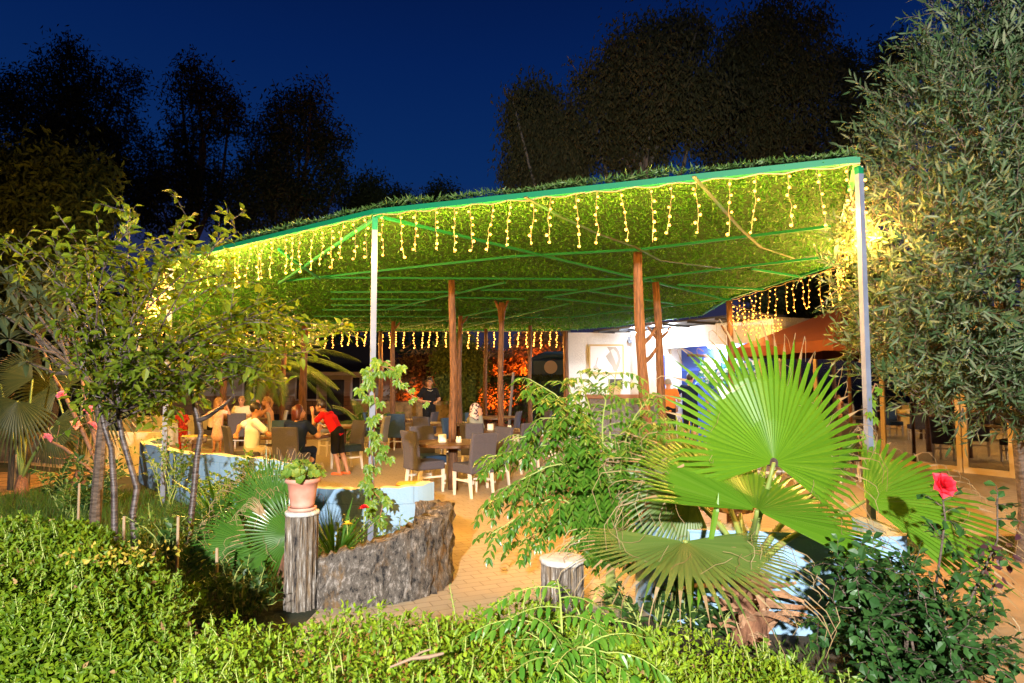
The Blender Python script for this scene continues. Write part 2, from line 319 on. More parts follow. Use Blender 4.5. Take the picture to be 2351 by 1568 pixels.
# ================================================================ pergola
perg = thing('pergola', 'large pergola roofed with green artificial leaf mats over the tables', 'pergola', (0, 0, 0))
A = rf(860, 487); B = rf(1967, 368); E = rf(1910, 608); Fp = rf(1672, 685); G = rf(1611, 722); H_ = rf(1410, 748); I_ = rf(1290, 757); J = rf(330, 757); C = rf(393, 598); Dp = np.array((-9.5, 16.6, ROOF))
ring = [A, B, E, Fp, G, H_, I_, J, Dp, C]; poly = np.array([p[:2] for p in ring])
M['mat'] = mat('leaf_mat_backing', (.010, .05, .005), .8, (.028, .11, .010), 40, bump=1, bs=160)
M['matleaf'] = leafmat('mat_leaf', [(.018, .12, .008), (.04, .19, .012), (.065, .24, .016), (.025, .15, .010), (.11, .28, .025)], .4, .12, .35)
mb = MB(); mb.prism(poly[::1], ROOF+.012, ROOF+.03); mb.build('roof_mat', M['mat'], perg)
def inside(pts):
    x, y = pts[:, 0], pts[:, 1]; r = np.zeros(len(pts), bool); n = len(poly)
    for i in range(n):
        (x1, y1), (x2, y2) = poly[i], poly[(i+1) % n]; c = ((y1 > y) != (y2 > y)); 
        with np.errstate(all='ignore'): r ^= c & (x < (x2-x1)*(y-y1)/(y2-y1)+x1)
    return r
q = np.c_[rnd(-13, 6, 420000), rnd(4.8, 23, 420000)]; q = q[inside(q)]; dd = np.linalg.norm(q, axis=1)
q = q[rng.random(len(q)) < np.clip((6.2/dd)**1.6, 0, 1)]; dd = np.linalg.norm(q, axis=1); n = len(q)
mb = MB(); d = randdir(n); d[:, 2] = -np.abs(d[:, 2])*.55-.1
mb.leaves(np.c_[q, np.full(n, ROOF+.012)], d, nrm(np.c_[rng.normal(0, .5, (n, 2)), -np.ones(n)]), rnd(.035, .06, n)*np.clip(dd/8, 1, 2.2), rnd(.010, .017, n)*np.clip(dd/8, 1, 2.2), 'dia'); mb.build('mat_leaves', M['matleaf'], perg)
mb = MB()
for p0, p1, dens in ((C, A, 330), (A, B, 420), (Dp, C, 160)):
    L_ = np.linalg.norm(p1-p0); n = int(L_*dens); t = rng.random(n)[:, None]; inw = nrm(np.cross((0, 0, 1), p1-p0)); P = p0+(p1-p0)*t+inw*rnd(-.02, .10, n)[:, None]+np.array((0, 0, .05))
    clump = (.55+.45*np.sin(t[:, 0]*L_*5.1)*np.sin(t[:, 0]*L_*2.3+1)); P[:, 2] += rnd(0, .05, n)*clump
    d = nrm(np.c_[rng.normal(0, .7, (n, 2)), rnd(.05, 1.0, n)]); mb.leaves(P, d, randdir(n), rnd(.04, .08, n)*(.7+.5*clump), rnd(.009, .015, n), 'mid')
mb.build('mat_fringe', leafmat('fringe_leaf', [(.04, .10, .02), (.09, .17, .03), (.06, .13, .03), (.14, .19, .05)], .45, .15), perg)
def beam(p0, p1, wd=.05, m='metalgreen', dz=-.025, h=None, name='beam'):
    b = MB(); p0 = np.array(p0, float); p1 = np.array(p1, float); p0[2] = ROOF+dz; p1[2] = ROOF+dz; b.beam(p0, p1, wd, h); return b.build(name, M[m], perg)
for p0, p1 in ((C, A), (A, B), (B, E), (E, Fp), (Dp, C), (J, Dp), (I_, J), (Fp, G), (G, H_), (H_, I_)): beam(p0, p1, .05, name='edge_beam', dz=.0, h=.05)
k_ = 0
for a in ((860, 487, 1672, 685), (640, 642, 1189, 582), (1189, 582, 1461, 567), (1461, 567, 1908, 512), (735, 632, 1461, 636), (1461, 635, 1908, 582), (890, 706, 1159, 643), (1250, 678, 1496, 637), (760, 665, 1053, 665), (1104, 660, 1325, 660),
          (760, 681, 988, 682), (1038, 677, 1204, 681), (760, 695, 978, 695), (740, 706, 1013, 706), (720, 721, 1305, 724), (720, 736, 1180, 737), (1310, 723, 1677, 680), (1255, 676, 1461, 698), (1350, 660, 1546, 691), (1556, 645, 1752, 657), (1727, 608, 1848, 628),
          (860, 487, 640, 642), (640, 560, 735, 632), (1060, 748, 1305, 690), (920, 748, 1160, 700)):
    k_ += 1; beam(rf(a[0], a[1]), rf(a[2], a[3]), .030, dz=-.03-.0016*k_, m='metalgreen')
M['strap'] = mat('strap_metal', (.05, .06, .03), .4, (.02, .09, .03), 2)
for pts in (((1592, 404), (1702, 527), (1747, 567), (1823, 593)), ((1205, 452), (1285, 497), (1375, 537), (1456, 566), (1516, 598), (1652, 615))):
    b = MB(); P = [rf(*p_, -.095) for p_ in pts]
    for p0, p1 in zip(P[:-1], P[1:]): b.beam(p0, p1+(p1-p0)*.01, .03, .010)
    b.build('strap', M['strap'], perg)
def mpost(x, y, wd=.06, split=.52):
    b = MB(); b.box((x, y, (ROOF-split)/2), (wd, wd, ROOF-split), rot=.25); p = b.build('metal_post', M['metalwhite'], perg)
    b = MB(); b.box((x, y, ROOF-split/2-.02), (wd, wd, split-.04), rot=.25); b.build('post_head', M['metalgreen'], p)
mpost(A[0], A[1]+.02, .055, .18); mpost(B[0]+.03, B[1]+.03, .044, .10); mpost(C[0], C[1], .06, .10); mpost(Dp[0], Dp[1], .09, .1)
def log_post(x, y, r, x2=None, fork=0, stub=None):
    b = MB(); zz = np.linspace(0, ROOF-.06, 15); x2 = x if x2 is None else x2; ph = rnd(0, 6)
    P = np.c_[x2+(x-x2)*zz/ROOF+.012*np.sin(zz*2.2+ph), y+.012*np.cos(zz*1.9+ph), zz]; b.tube(P, r*np.linspace(1.12, .88, 15)*(1+rng.normal(0, .03, 15)), 10, jit=.05)
    if fork:
        for s in (-1, 1): b.tube([P[-3], P[-2]+np.array((s*.05, 0, .1)), P[-1]+np.array((s*.13, 0, .04))], [r*.8, r*.6, r*.45], 8)
    if stub:
        for z, s in stub: i = np.argmin(abs(zz-z)); b.tube([P[i], P[i]+np.array((s*r*1.6, -.02, .10)), P[i]+np.array((s*(r+.12), -.03, .22))], [r*.45, r*.4, r*.25], 7)
    b.build('log_post', M['log'], perg, smooth=True)
T1 = gnd(1040, 1124); T2 = gnd(1150, 1073)
log_post(T1[0]-.03, T1[1], .058, T1[0]); log_post(T2[0], T2[1], .06, fork=1); log_post(1.58, 8.15, .066, 1.68, stub=[(1.85, 1), (2.0, 1)]); log_post(2.32, 10.5, .065, 2.46, stub=[(2.25, -1), (2.4, 1)])
log_post(Fp[0], Fp[1]-.05, .065, stub=[(2.5, -1)]); log_post(.5, 18.2, .06, stub=[(2.2, -1)]); log_post(-.78, 19.2, .06, stub=[(2.4, 1)]); log_post(-1.25, 15.6, .06, stub=[(3.1, 1)]); log_post(-3.1, 17.0, .065, stub=[(3.0, 1)])
log_post(-4.05, I_[1]-.1, .07); log_post(-5.8, 18.2, .10); log_post(-7.05, I_[1]-.1, .08); log_post(-8.2, 18.6, .09); log_post(1.66, I_[1]-.15, .09)
# ================================================================ icicle string lights
M['bulb'] = emat('bulb', (1, .44, .07), 5.0)
M['wire'] = mat('pale_wire', (.34, .25, .10), .5)
def ico(r, m):
    b = MB(); g = (1+5**.5)/2; V = nrm(np.array([(-1, g, 0), (1, g, 0), (-1, -g, 0), (1, -g, 0), (0, -1, g), (0, 1, g), (0, -1, -g), (0, 1, -g), (g, 0, -1), (g, 0, 1), (-g, 0, -1), (-g, 0, 1)]))*r
    b.add(V, np.array([(0, 11, 5), (0, 5, 1), (0, 1, 7), (0, 7, 10), (0, 10, 11), (1, 5, 9), (5, 11, 4), (11, 10, 2), (10, 7, 6), (7, 1, 8), (3, 9, 4), (3, 4, 2), (3, 2, 6), (3, 6, 8), (3, 8, 9), (4, 9, 5), (2, 4, 11), (6, 2, 10), (8, 6, 7), (9, 8, 1)]))
    o = b.build('bulb', m, smooth=True); me = o.data; bpy.data.objects.remove(o); return me
BULB = ico(.013, M['bulb']); BULBF = ico(.024, M['bulb'])
BL = bpy.data.lights.new('icicle_glow', 'POINT'); BL.energy = 27; BL.color = (1, .49, .095); BL.shadow_soft_size = .05
BL2 = BL.copy(); BL2.energy = BL.energy*2.1; BL3 = BL.copy(); BL3.energy = BL.energy*.4
def curtain(label, p0, p1, ns, ln, far=False, z=ROOF-.045, nb=6, off=(0, 0), pw=1):
    p0 = np.array((p0[0]+off[0], p0[1]+off[1], z)); p1 = np.array((p1[0]+off[0], p1[1]+off[1], z)); t = thing('icicle_lights', label, 'string lights', p0, group='icicle light sets along the canopy edges')
    mb = MB(); k = 25; u = np.linspace(0, 1, k); P = (p1-p0)*u[:, None]; P[:, 2] += .012*np.sin(u*40)-.004; mb.tube(P, .006, 5); mb.build('cable', M['wire'], t)
    for i in range(ns):
        u = (i+.5+rnd(-.16, .16))/ns; b = (p1-p0)*u; l = ln*rnd(.88, 1.08); n = 12; zz = np.linspace(0, -l, n)
        wv = np.cumsum(rng.normal(0, .0035 if far else .007, (n, 2)), 0); wv += np.linspace(0, 1, n)[:, None]*rnd(-.03, .03, 2); P = np.c_[b[0]+wv[:, 0], b[1]+wv[:, 1], zz]; P[0, :2] = b[:2]
        mb = MB(); mb.tube(P, .0022 if not far else .0035, 4); st_ = mb.build('strand', M['wire'], t)
        BLx = {1: BL, 2: BL2, .5: BL3}[pw]; lo_ = bpy.data.objects.new('icicle_glow', BLx); col.objects.link(lo_); lo_.location = (p0[0]+P[10, 0]+(.12 if pw == 2 and p0[0] > 0 else 0), p0[1]+P[10, 1]+.10, p0[2]+P[10, 2])
        for j in range(nb):
            f = (j+.7+rnd(-.2, .2))/(nb-.15); f = min(f, 1); q_ = np.array([np.interp(f*l, -zz, P[:, c]) for c in (0, 1, 2)]); s = rnd(-.022, .022)
            o = bpy.data.objects.new('bulb', BULBF if far else BULB); col.objects.link(o); o.parent = st_; o.location = (q_[0]+s, q_[1]-.006, q_[2]); r_ = rnd(.75, 1.12); o.scale = (r_, r_, r_)
mid = lambda p, q, f: p+(q-p)*f
inA = (-.0, -.05)
curtain('warm icicle lights on the front canopy edge, half next to the corner post', A, mid(A, B, .5), 11, .45, off=inA); curtain('warm icicle lights on the front canopy edge, half next to the olive tree', mid(A, B, .5), B, 10, .47, off=inA)
curtain('warm icicle lights on the left canopy edge, half nearest the corner post', A, mid(A, C, .5), 12, .44, off=(-.03, -.04)); curtain('warm icicle lights on the left canopy edge, shining through the small tree crown', mid(A, C, .5), C, 12, .46, off=(-.03, -.04), pw=2)
curtain('warm icicle lights far left behind the small tree crown, nearer half', C, mid(C, Dp, .5), 16, .48, off=(-.04, -.02), far=True, pw=2); curtain('warm icicle lights far left behind the small tree crown, farther half', mid(C, Dp, .5), Dp, 16, .48, off=(-.04, -.02), far=True)
for i, nm in enumerate(('behind the small tree', 'above the grey house', 'in front of the red lit trees')):
    curtain('warm icicle lights on the back canopy edge '+nm, mid(J, I_, (0, .31, .655)[i]), mid(J, I_, (.31, .655, 1)[i]), 18, .50, far=True, off=(0, .02), nb=7)
curtain('warm icicle lights beside the right metal post inside the olive leaves', B, E, 16, .50, off=(.04, 0), pw=2); curtain('warm icicle lights on the right canopy edge above the orange parasol', E, Fp, 14, .50, far=False, off=(.03, 0), pw=.5)
EV = np.array((6.45, 15.6, 3.3))
curtain('warm icicle lights under the bar eave beside the log post', Fp, EV, 14, .52, far=False, off=(.05, .02), z=ROOF-.12, pw=.5)
# ================================================================ chairs, tables, stools
def make_chair(fab, seatfab):
    t = thing('dining_chair', 'x', 'chair')
    b = MB(); b.box((0, 0, .41), (.44, .44, .13)); bevel(b.build('seat', seatfab, t), .022, 3)
    b = MB(); V = []; ys = [(-.235, .345), (-.232, .47), (-.245, .62), (-.27, .78), (-.305, .93)]
    for i in range(4): 
        (y0, z0), (y1, z1) = ys[i], ys[i+1]
    prof = [(y+.035, z) for y, z in ys]+[(y-.035, z) for y, z in ys[::-1]]; n = len(prof); w_ = .222
    V = [(-w_, y, z) for y, z in prof]+[(w_, y, z) for y, z in prof]; k = np.arange(n); kk = (k+1) % n
    F = [np.stack([k, kk, kk+n, k+n], 1)]
    for i in range(4): F += [np.array([[i, n-1-i, n-2-i, i+1]]), np.array([[n+i, n+i+1, n+n-2-i, n+n-1-i]])]
    b.add(V, F); bevel(b.build('backrest', fab, t), .018, 3)
    for sx in (-1, 1):
        for sy in (-1, 1):
            b = MB(); p0 = np.array((sx*.195, sy*.195, .345)); p1 = np.array((sx*.195, sy*.195-(.05 if sy < 0 else 0), 0)); a = .042; c = .03
            V = [p1+np.array((x*c/2, y*c/2, 0)) for x, y in ((-1, -1), (1, -1), (1, 1), (-1, 1))]+[p0+np.array((x*a/2, y*a/2, 0)) for x, y in ((-1, -1), (1, -1), (1, 1), (-1, 1))]
            b.add(V, np.array([(0, 3, 2, 1), (4, 5, 6, 7), (0, 1, 5, 4), (1, 2, 6, 5), (2, 3, 7, 6), (3, 0, 4, 7)])); b.build('leg', M['whitewood'], t)
        b = MB(); b.box((sx*.195, -.01, .235), (.022, .37, .028)); b.build('stretcher', M['whitewood'], t)
    b = MB(); b.box((0, 0, .235), (.37, .022, .026)); b.build('stretcher', M['whitewood'], t)
    return t
protoG = make_chair(M['grey_fabric'], M['grey_fabric']); protoB = make_chair(M['blue_fabric'], M['blue_fabric']); protoM = make_chair(M['grey_fabric'], M['blue_fabric'])
M['pale_fabric'] = mat('pale_grey_fabric', (.30, .29, .25), .85, (.25, .24, .21), 80, bump=.2, bs=250); protoP = make_chair(M['pale_fabric'], M['pale_fabric'])
used = set()
def chair(x, y, fx, fy, label, kind='G'):
    p = {'G': protoG, 'B': protoB, 'M': protoM, 'P': protoP}[kind]
    o = dup(p) if kind in used else p; used.add(kind)
    o.location = (x, y, .004); o.rotation_euler = (0, 0, face_rot(fx, fy)); tag(o, label, 'chair', 'upholstered dining chairs under the canopy'); return o
def table(x, y, r, label, zt=.735, stem=.07):
    t = thing('log_table', label, 'table', (x, y, .004)); b = MB(); K = 40; wob = lambda a, z: 1+.02*np.sin(a*3+x)+.015*np.sin(a*7+y)
    b.lathe([(r*.3, zt-.055), (r*.96, zt-.055), (r, zt-.045), (r, zt-.012), (r*.985, zt), (.05, zt)], n=K, wob=wob); b.build('table_top', M['wood'], t, smooth=False)
    b = MB(); b.tube([(0, 0, 0), (0, 0, .3), (0, 0, zt-.055)], [stem*1.15, stem, stem*1.05], 12, jit=.04); b.build('stem', M['log'], t, smooth=True); return t
def napkin(x, y, z, rz, label):
    t = thing('napkin_holder', label, 'napkin holder', (x, y, z), rz); b = MB(); b.box((0, 0, .065), (.12, .07, .13)); bevel(b.build('case', M['ceramic'], t), .012, 2)
    b = MB(); b.box((0, -.036, .07), (.07, .006, .085)); b.build('napkins', M['white_plaster'], t)
def shaker(x, y, z, label):
    t = thing('salt_set', label, 'salt set', (x, y, z)); b = MB(); b.lathe([(.03, 0), (.045, .005), (.046, .05), (.04, .06), (.02, .062)], n=20); b.build('tray', M['ceramic'], t, smooth=True)
    for s in (-1, 1): b = MB(); b.lathe([(.017, .05), (.019, .07), (.016, .095), (.006, .102)], (s*.02, 0, 0), n=14); b.build('shaker', M['ceramic'], t, smooth=True)
ZT = .739
table(T1[0], T1[1], .60, 'round wooden table nearest the entrance, built around a log post'); napkin(T1[0]-.16, T1[1]-.12, ZT, .3, 'cream napkin holder on the nearest table left of its post'); shaker(T1[0]+.1, T1[1]-.18, ZT, 'cream salt and pepper set on the nearest table right of its post')
chair(-1.33, 10.15, .8, .6, 'grey chair left of the nearest log post table, seen from its side'); chair(-.58, 9.78, -.62, .78, 'grey chair right front of the nearest log post table with its back to us')
chair(-1.38, 10.95, .55, -.83, 'grey chair facing us behind the nearest log post table', 'M'); chair(-.36, 10.75, -.75, -.6, 'grey chair half hidden behind the right front chair of the nearest table', 'M')
table(T2[0], T2[1], .6, 'round wooden table where the woman in a headscarf sits'); napkin(T2[0]-.2, T2[1]-.15, ZT, -.3, 'cream napkin holder on the table of the woman in a headscarf'); shaker(T2[0]+.17, T2[1]-.1, ZT, 'cream salt set on the table of the woman in a headscarf')
chair(-.66, 12.25, .25, .96, 'grey chair in front of the woman in a headscarf'); chair(-.92, 13.15, .95, .1, 'grey chair on which the woman in a headscarf sits')
chair(-1.12, 13.9, .8, -.4, 'blue chair left of the woman in a headscarf', 'B'); chair(.2, 12.35, -.55, .83, 'grey chair on the right of the headscarf table behind the leafy shrub'); chair(.62, 13.2, -.9, .2, 'grey chair farthest right at the headscarf table behind the leafy shrub')
T3 = np.array((-2.95, 17.1)); table(T3[0], T3[1], .6, 'round wooden table behind the climbing vine on the corner post'); napkin(T3[0]-.42, T3[1]-.2, ZT, 0, 'cream napkin holder on the table behind the climbing vine')
chair(-2.78, 16.25, .15, .98, 'blue grey chair with back to us just right of the climbing vine', 'B'); chair(-2.3, 17.2, -.9, .2, 'chair seen from its side right of the blue one near the waiter'); chair(-3.5, 17.0, .9, .1, 'blue chair half hidden behind the climbing vine', 'B')
T4 = np.array((-1.5, 15.6)); table(T4[0], T4[1], .58, 'yellow lit round table in front of the waiter'); chair(-1.86, 14.75, .5, .86, 'small grey chair in front of the waiter, seen obliquely'); chair(-1.3, 16.4, -.1, -1, 'blue chair behind the yellow lit table', 'B'); shaker(T4[0]+.25, T4[1], ZT-.003, 'cream salt set on the yellow lit table')
T5 = np.array((-.5, 18.6)); table(T5[0], T5[1], .75, 'round table farthest back in front of the dark hedge'); chair(-.1, 17.6, -.9, .25, 'grey chair seen from its side before the dark hedge'); chair(.75, 18.4, -.9, -.3, 'grey chair at the back right of the farthest table')
TG = np.array((-3.9, 11.85)); table(TG[0], TG[1], .62, 'round wooden table of the man in white and the boy in red')
chair(-4.62, 11.35, .82, .57, 'grey chair of the man in the white shirt'); chair(-3.72, 11.15, .12, .99, 'grey chair of the woman with red brown hair, back to us'); chair(-3.22, 12.8, -.7, -.7, 'grey chair with a blue seat behind the boy in red', 'M'); chair(-4.42, 12.75, .35, -.93, 'blue grey chair facing us between the man and the woman', 'B')
table(-3.75, 14.6, .5, 'plain round table behind the woman with red brown hair'); chair(-3.1, 14.75, -1, .1, 'pale chair back behind the boy in red', 'P'); chair(-4.2, 15.3, .6, -.7, 'pale chair behind the table of the man in white', 'P')
TF = np.array((-7.25, 17.7)); table(TF[0], TF[1], .62, 'round table of the family at the far left')
chair(-6.85, 16.6, -.05, 1, 'grey chair with back to us at the family table'); chair(-7.85, 17.0, .7, .7, 'grey chair of the young woman holding her head'); chair(-7.6, 18.55, .2, -1, 'chair of the man in the cream tee shirt', 'P'); chair(-6.55, 18.15, -.9, -.4, 'pale chair of the woman with a ponytail', 'P'); chair(-6.0, 17.0, .9, .4, 'pale grey chair left of the blue grey chair facing us', 'P')
# two chairs and a table by the glass doors
table(5.3, 12.1, .6, 'round table between the fan palm and the glass doors'); chair(4.65, 11.9, 1, .1, 'grey chair left of the table by the glass doors'); chair(5.6, 11.3, -.3, 1, 'grey chair in front of the table by the glass doors'); chair(6.0, 12.5, -.9, -.3, 'grey chair right of the table by the glass doors'); chair(4.2, 10.6, -.4, 1, 'grey chair close behind the fan palm and right metal post')
# log stools with yellow painted tops
def stool(x, y, r, h, th, label):
    t = thing('log_stool', label, 'stool', (x, y, .004)); wob = lambda a, z: 1+.05*np.sin(a*3+x*5)+.03*np.sin(a*8)+.02*np.sin(a*17+z*30)
    b = MB(); b.lathe([(r*.6, h-th), (r*.9, h-th+.01), (r*.98, h-th+.05), (r, h-.03), (r*.97, h-.008)], n=48, wob=wob); b.build('slab', M['stoolbark'], t, smooth=True)
    b = MB(); b.lathe([(r*.95, h-.012), (r*.955, h), (r*.93, h+.006), (.02, h+.007)], n=48, wob=wob); b.build('painted_top', M['yellow_top'], t)
    b = MB(); b.tube([(0, 0, 0), (0, 0, h-th+.02)], .055, 10); b.build('foot', M['log'], t)
M['stoolbark'] = mat('stool_bark', (.10, .055, .02), .85, (.42, .24, .07), 8, .42, .62, bump=1, bs=25, c3=(.3, .24, .16))
stool(-1.19, 7.9, .20, .45, .19, 'yellow topped log stool behind the pale blue wall near the corner post'); stool(-3.62, 9.72, .20, .46, .17, 'yellow topped log stool in front of the man in white'); stool(-3.12, 9.12, .2, .46, .17, 'yellow topped log stool in front of the woman with red brown hair')
stool(-6.75, 14.0, .26, .55, .16, 'dark log stool on a foot beside the girl in the pink dress'); stool(2.45, 7.4, .26, .42, .2, 'yellow topped log stool behind the big fan palm'); stool(-7.9, 13.9, .26, .62, .14, 'log table slab among the cream benches at the far left')
# ================================================================ people (one smooth body surface each, from signed distances)
def _sd(p, X):
    if p[0] == 'c':
        a, b = np.array(p[1], float), np.array(p[2], float); ba = b-a; pa = X-a; t = np.clip((pa@ba)/max(ba@ba, 1e-9), 0, 1)
        return np.linalg.norm(pa-t[..., None]*ba, axis=-1)-(p[3]+(p[4]-p[3])*t)
    r = np.array(p[2], float); q = X-np.array(p[1], float)
    k0 = np.linalg.norm(q/r, axis=-1); k1 = np.linalg.norm(q/(r*r), axis=-1); return k0*(k0-1)/np.maximum(k1, 1e-6)
def _bb(p, m):
    if p[0] == 'c':
        a, b = np.array(p[1], float), np.array(p[2], float); r = max(p[3], p[4]); return np.minimum(a, b)-r-m, np.maximum(a, b)+r+m
    c, r = np.array(p[1], float), np.array(p[2], float); return c-r-m, c+r+m
def sdf_mesh(prims, h=.012, k=.03, cuts=()):
    bbs = [_bb(p, .04) for p in prims]; lo = np.min([b[0] for b in bbs], 0); hi = np.max([b[1] for b in bbs], 0); n = np.ceil((hi-lo)/h).astype(int)+1
    F = np.full(n, .06, np.float32); ax = [lo[i]+h*np.arange(n[i]) for i in range(3)]
    def win(b): 
        i0 = np.clip(((b[0]-lo)/h).astype(int)-1, 0, n-1); i1 = np.clip(((b[1]-lo)/h).astype(int)+2, 1, n); return tuple(slice(a, c) for a, c in zip(i0, i1))
    for p, b in zip(prims, bbs):
        s = win(b); X = np.stack(np.meshgrid(*[ax[i][s[i]] for i in range(3)], indexing='ij'), -1); d = _sd(p, X); kk = p[-1] if p[0] == 'e' and len(p) > 3 else k
        f = F[s]; hh = np.clip(.5+.5*(f-d)/kk, 0, 1); F[s] = f*(1-hh)+d*hh-kk*hh*(1-hh)
    for p in cuts:
        s = win(_bb(p, .02)); X = np.stack(np.meshgrid(*[ax[i][s[i]] for i in range(3)], indexing='ij'), -1); F[s] = np.maximum(F[s], -_sd(p, X))
    F = F.astype(float); S = F < 0; cn = n-1; acc = np.zeros((*cn, 3)); cnt = np.zeros(cn); quads = []; idx = None; edges = []
    for a in range(3):
        s0 = [slice(None)]*3; s1 = [slice(None)]*3; s0[a] = slice(0, -1); s1[a] = slice(1, None)
        e = np.argwhere(S[tuple(s0)] != S[tuple(s1)]); e1 = e.copy(); e1[:, a] += 1
        f0 = F[tuple(e.T)]; f1 = F[tuple(e1.T)]; t = f0/(f0-f1); P = e.astype(float); P[:, a] += t
        o = [i for i in range(3) if i != a]; edges.append((a, o, e, S[tuple(e.T)]))
        for d0 in (0, -1):
            for d1 in (0, -1):
                c = e.copy(); c[:, o[0]] += d0; c[:, o[1]] += d1; ok = np.all((c >= 0) & (c < cn), 1); np.add.at(acc, tuple(c[ok].T), P[ok]); np.add.at(cnt, tuple(c[ok].T), 1)
    idx = np.full(cn, -1); m = cnt > 0; idx[m] = np.arange(m.sum()); V = acc[m]/cnt[m][:, None]*h+lo
    for a, o, e, sg in edges:
        q = []
        for d0, d1 in ((0, 0), (-1, 0), (-1, -1), (0, -1)):
            c = e.copy(); c[:, o[0]] += d0; c[:, o[1]] += d1; ok = np.all((c >= 0) & (c < cn), 1); q.append(np.where(ok, idx[tuple(np.clip(c, 0, cn-1).T)], -1))
        q = np.stack(q, 1); ok = np.all(q >= 0, 1); q = q[ok]; s_ = sg[ok] ^ (a == 1); q[~s_] = q[~s_][:, ::-1]; quads.append(q)
    return V, np.concatenate(quads)
M['skin'] = mat('skin', (.50, .26, .15), .5, (.46, .23, .13), 9); M['skin2'] = mat('tan_skin', (.40, .20, .11), .5, (.36, .17, .09), 9)
M['eye'] = mat('eye_dark', (.02, .015, .012), .3); M['lip'] = mat('lip', (.40, .12, .09), .5)
M['hair_black'] = mat('black_hair', (.012, .009, .008), .45, (.03, .02, .015), 60, stretch=(1, 1, .2)); M['hair_red'] = mat('red_brown_hair', (.10, .022, .012), .4, (.045, .012, .008), 60, stretch=(1, 1, .2)); M['hair_blond'] = mat('blond_hair', (.36, .20, .07), .45, (.25, .13, .05), 60, stretch=(1, 1, .2))
M['hair_grey'] = mat('grey_hair', (.30, .28, .25), .5)
def cloth(name, c, c2=None, ns=25, **k): return mat(name, c, .85, c2, ns, bump=.25, bs=35, spec=.15, **k)
def person(label, loc, facing, S=1.0, pose='sit', arms=None, hair=('short', 'hair_black'), top=('tee', None), bottom=('shorts', None), shoes=None, skin='skin', lean=(0, 0), head_turn=0, legs=None, child=False, h=.012, scarf=None, group=None, neck=None):
    """local frame: +Y forward, +X the person's right"""
    root = thing('person', label, 'person', loc, face_rot(*facing)); hz = .47 if pose == 'sit' else .93
    if pose == 'sit': pel = np.array((0, 0, .50)); hip = .50; knee = [np.array((s*.13, .40, .49)) for s in (-1, 1)]; ank = [np.array((s*.12, .38, .08)) for s in (-1, 1)]
    else: pel = np.array((0, 0, .95)); knee = [np.array((s*.10, .03, .50)) for s in (-1, 1)]; ank = [np.array((s*.10, -.01, .08)) for s in (-1, 1)]
    lx, ly = lean; up = nrm(np.array((lx, ly, 1.))); che = pel+up*.32; nk = pel+up*.54+np.array((0, ly*.05, 0)); hd = pel+up*.68+np.array((0, .03+ly*.08, 0)); sh = [nk-up*.055+np.array((s*.175, 0, 0)) for s in (-1, 1)]
    if legs: knee, ank = [np.array(a, float) for a in legs[0]], [np.array(a, float) for a in legs[1]]
    if arms is None: arms = [((-.25, -.02, -.28), (-.24, .1, -.5)), ((.25, -.02, -.28), (.24, .1, -.5))]
    el = [sh[i]+np.array(arms[i][0])-np.array((s*.0, 0, 0)) for i, s in ((0, -1), (1, 1))]; ha = [sh[i]+np.array(arms[i][1]) for i in (0, 1)]
    hs = 1.18 if child else 1.0; c_, s_ = math.cos(head_turn), math.sin(head_turn); Rh = np.array(((c_, -s_, 0), (s_, c_, 0), (0, 0, 1)))
    hp = lambda x, y, z: hd+Rh@(np.array((x, y, z))*hs)
    P = [('c', pel+(-.06, 0, .0), che+(-.075, 0, 0), .105, .10), ('c', pel+(.06, 0, .0), che+(.075, 0, 0), .105, .10), ('c', che+(-.07, .01, .03), che+(.07, .01, .03), .105, .105), ('c', sh[0]+(.03, 0, -.02), sh[1]+(-.03, 0, -.02), .062, .062), ('c', nk-up*.05, hp(0, -.01, -.06), .055, .05),
         ('e', hp(0, -.005, .03), np.array((.076, .095, .105))*hs), ('e', hp(0, .025, -.045), np.array((.057, .066, .062))*hs), ('c', hp(0, .088, .012), hp(0, .108, -.018), .011, .016), ('e', hp(-.078, -.01, 0), np.array((.014, .024, .032))*hs, .012), ('e', hp(.078, -.01, 0), np.array((.014, .024, .032))*hs, .012), ('c', hp(-.018, .088, -.05), hp(.018, .088, -.05), .010, .010), ('e', hp(0, .075, -.085), np.array((.022, .02, .018))*hs)]
    for i, s in ((0, -1), (1, 1)):
        P += [('c', sh[i], el[i], .050, .040), ('c', el[i], ha[i], .040, .027)]; d = nrm(ha[i]-el[i]); sd = nrm(np.cross(d, (s*.3, .4, 1))); pm = ha[i]+d*.055
        P += [('c', ha[i], pm, .028, .032), ('c', pm-sd*.018, pm+sd*.018, .022, .022)]; bend = np.cross(sd, d)
        for f in range(4): o = sd*(.027-.018*f); b_ = pm+o+d*.02; k1 = b_+d*(.036+.004*(f in (1, 2)))+bend*.006; P += [('c', b_, k1, .0105, .0098), ('c', k1, k1+d*.024+bend*.022, .0095, .0085)]
        P += [('c', ha[i]+sd*.02+d*.015, ha[i]+sd*.05+d*.05+bend*.008, .0125, .011)]
        hipj = pel+np.array((s*.085, .0, -.02)); P += [('c', hipj, knee[i], .085, .055), ('c', knee[i], knee[i]*.6+ank[i]*.4+np.array((0, -.015, 0)), .052, .055), ('c', knee[i]*.6+ank[i]*.4+np.array((0, -.015, 0)), ank[i], .052, .036)]
        fd = nrm(np.array((s*.12, 1, 0))); P += [('c', ank[i]+(0, -.02, -.045), ank[i]+fd*.14+(0, 0, -.055), .036, .026)]
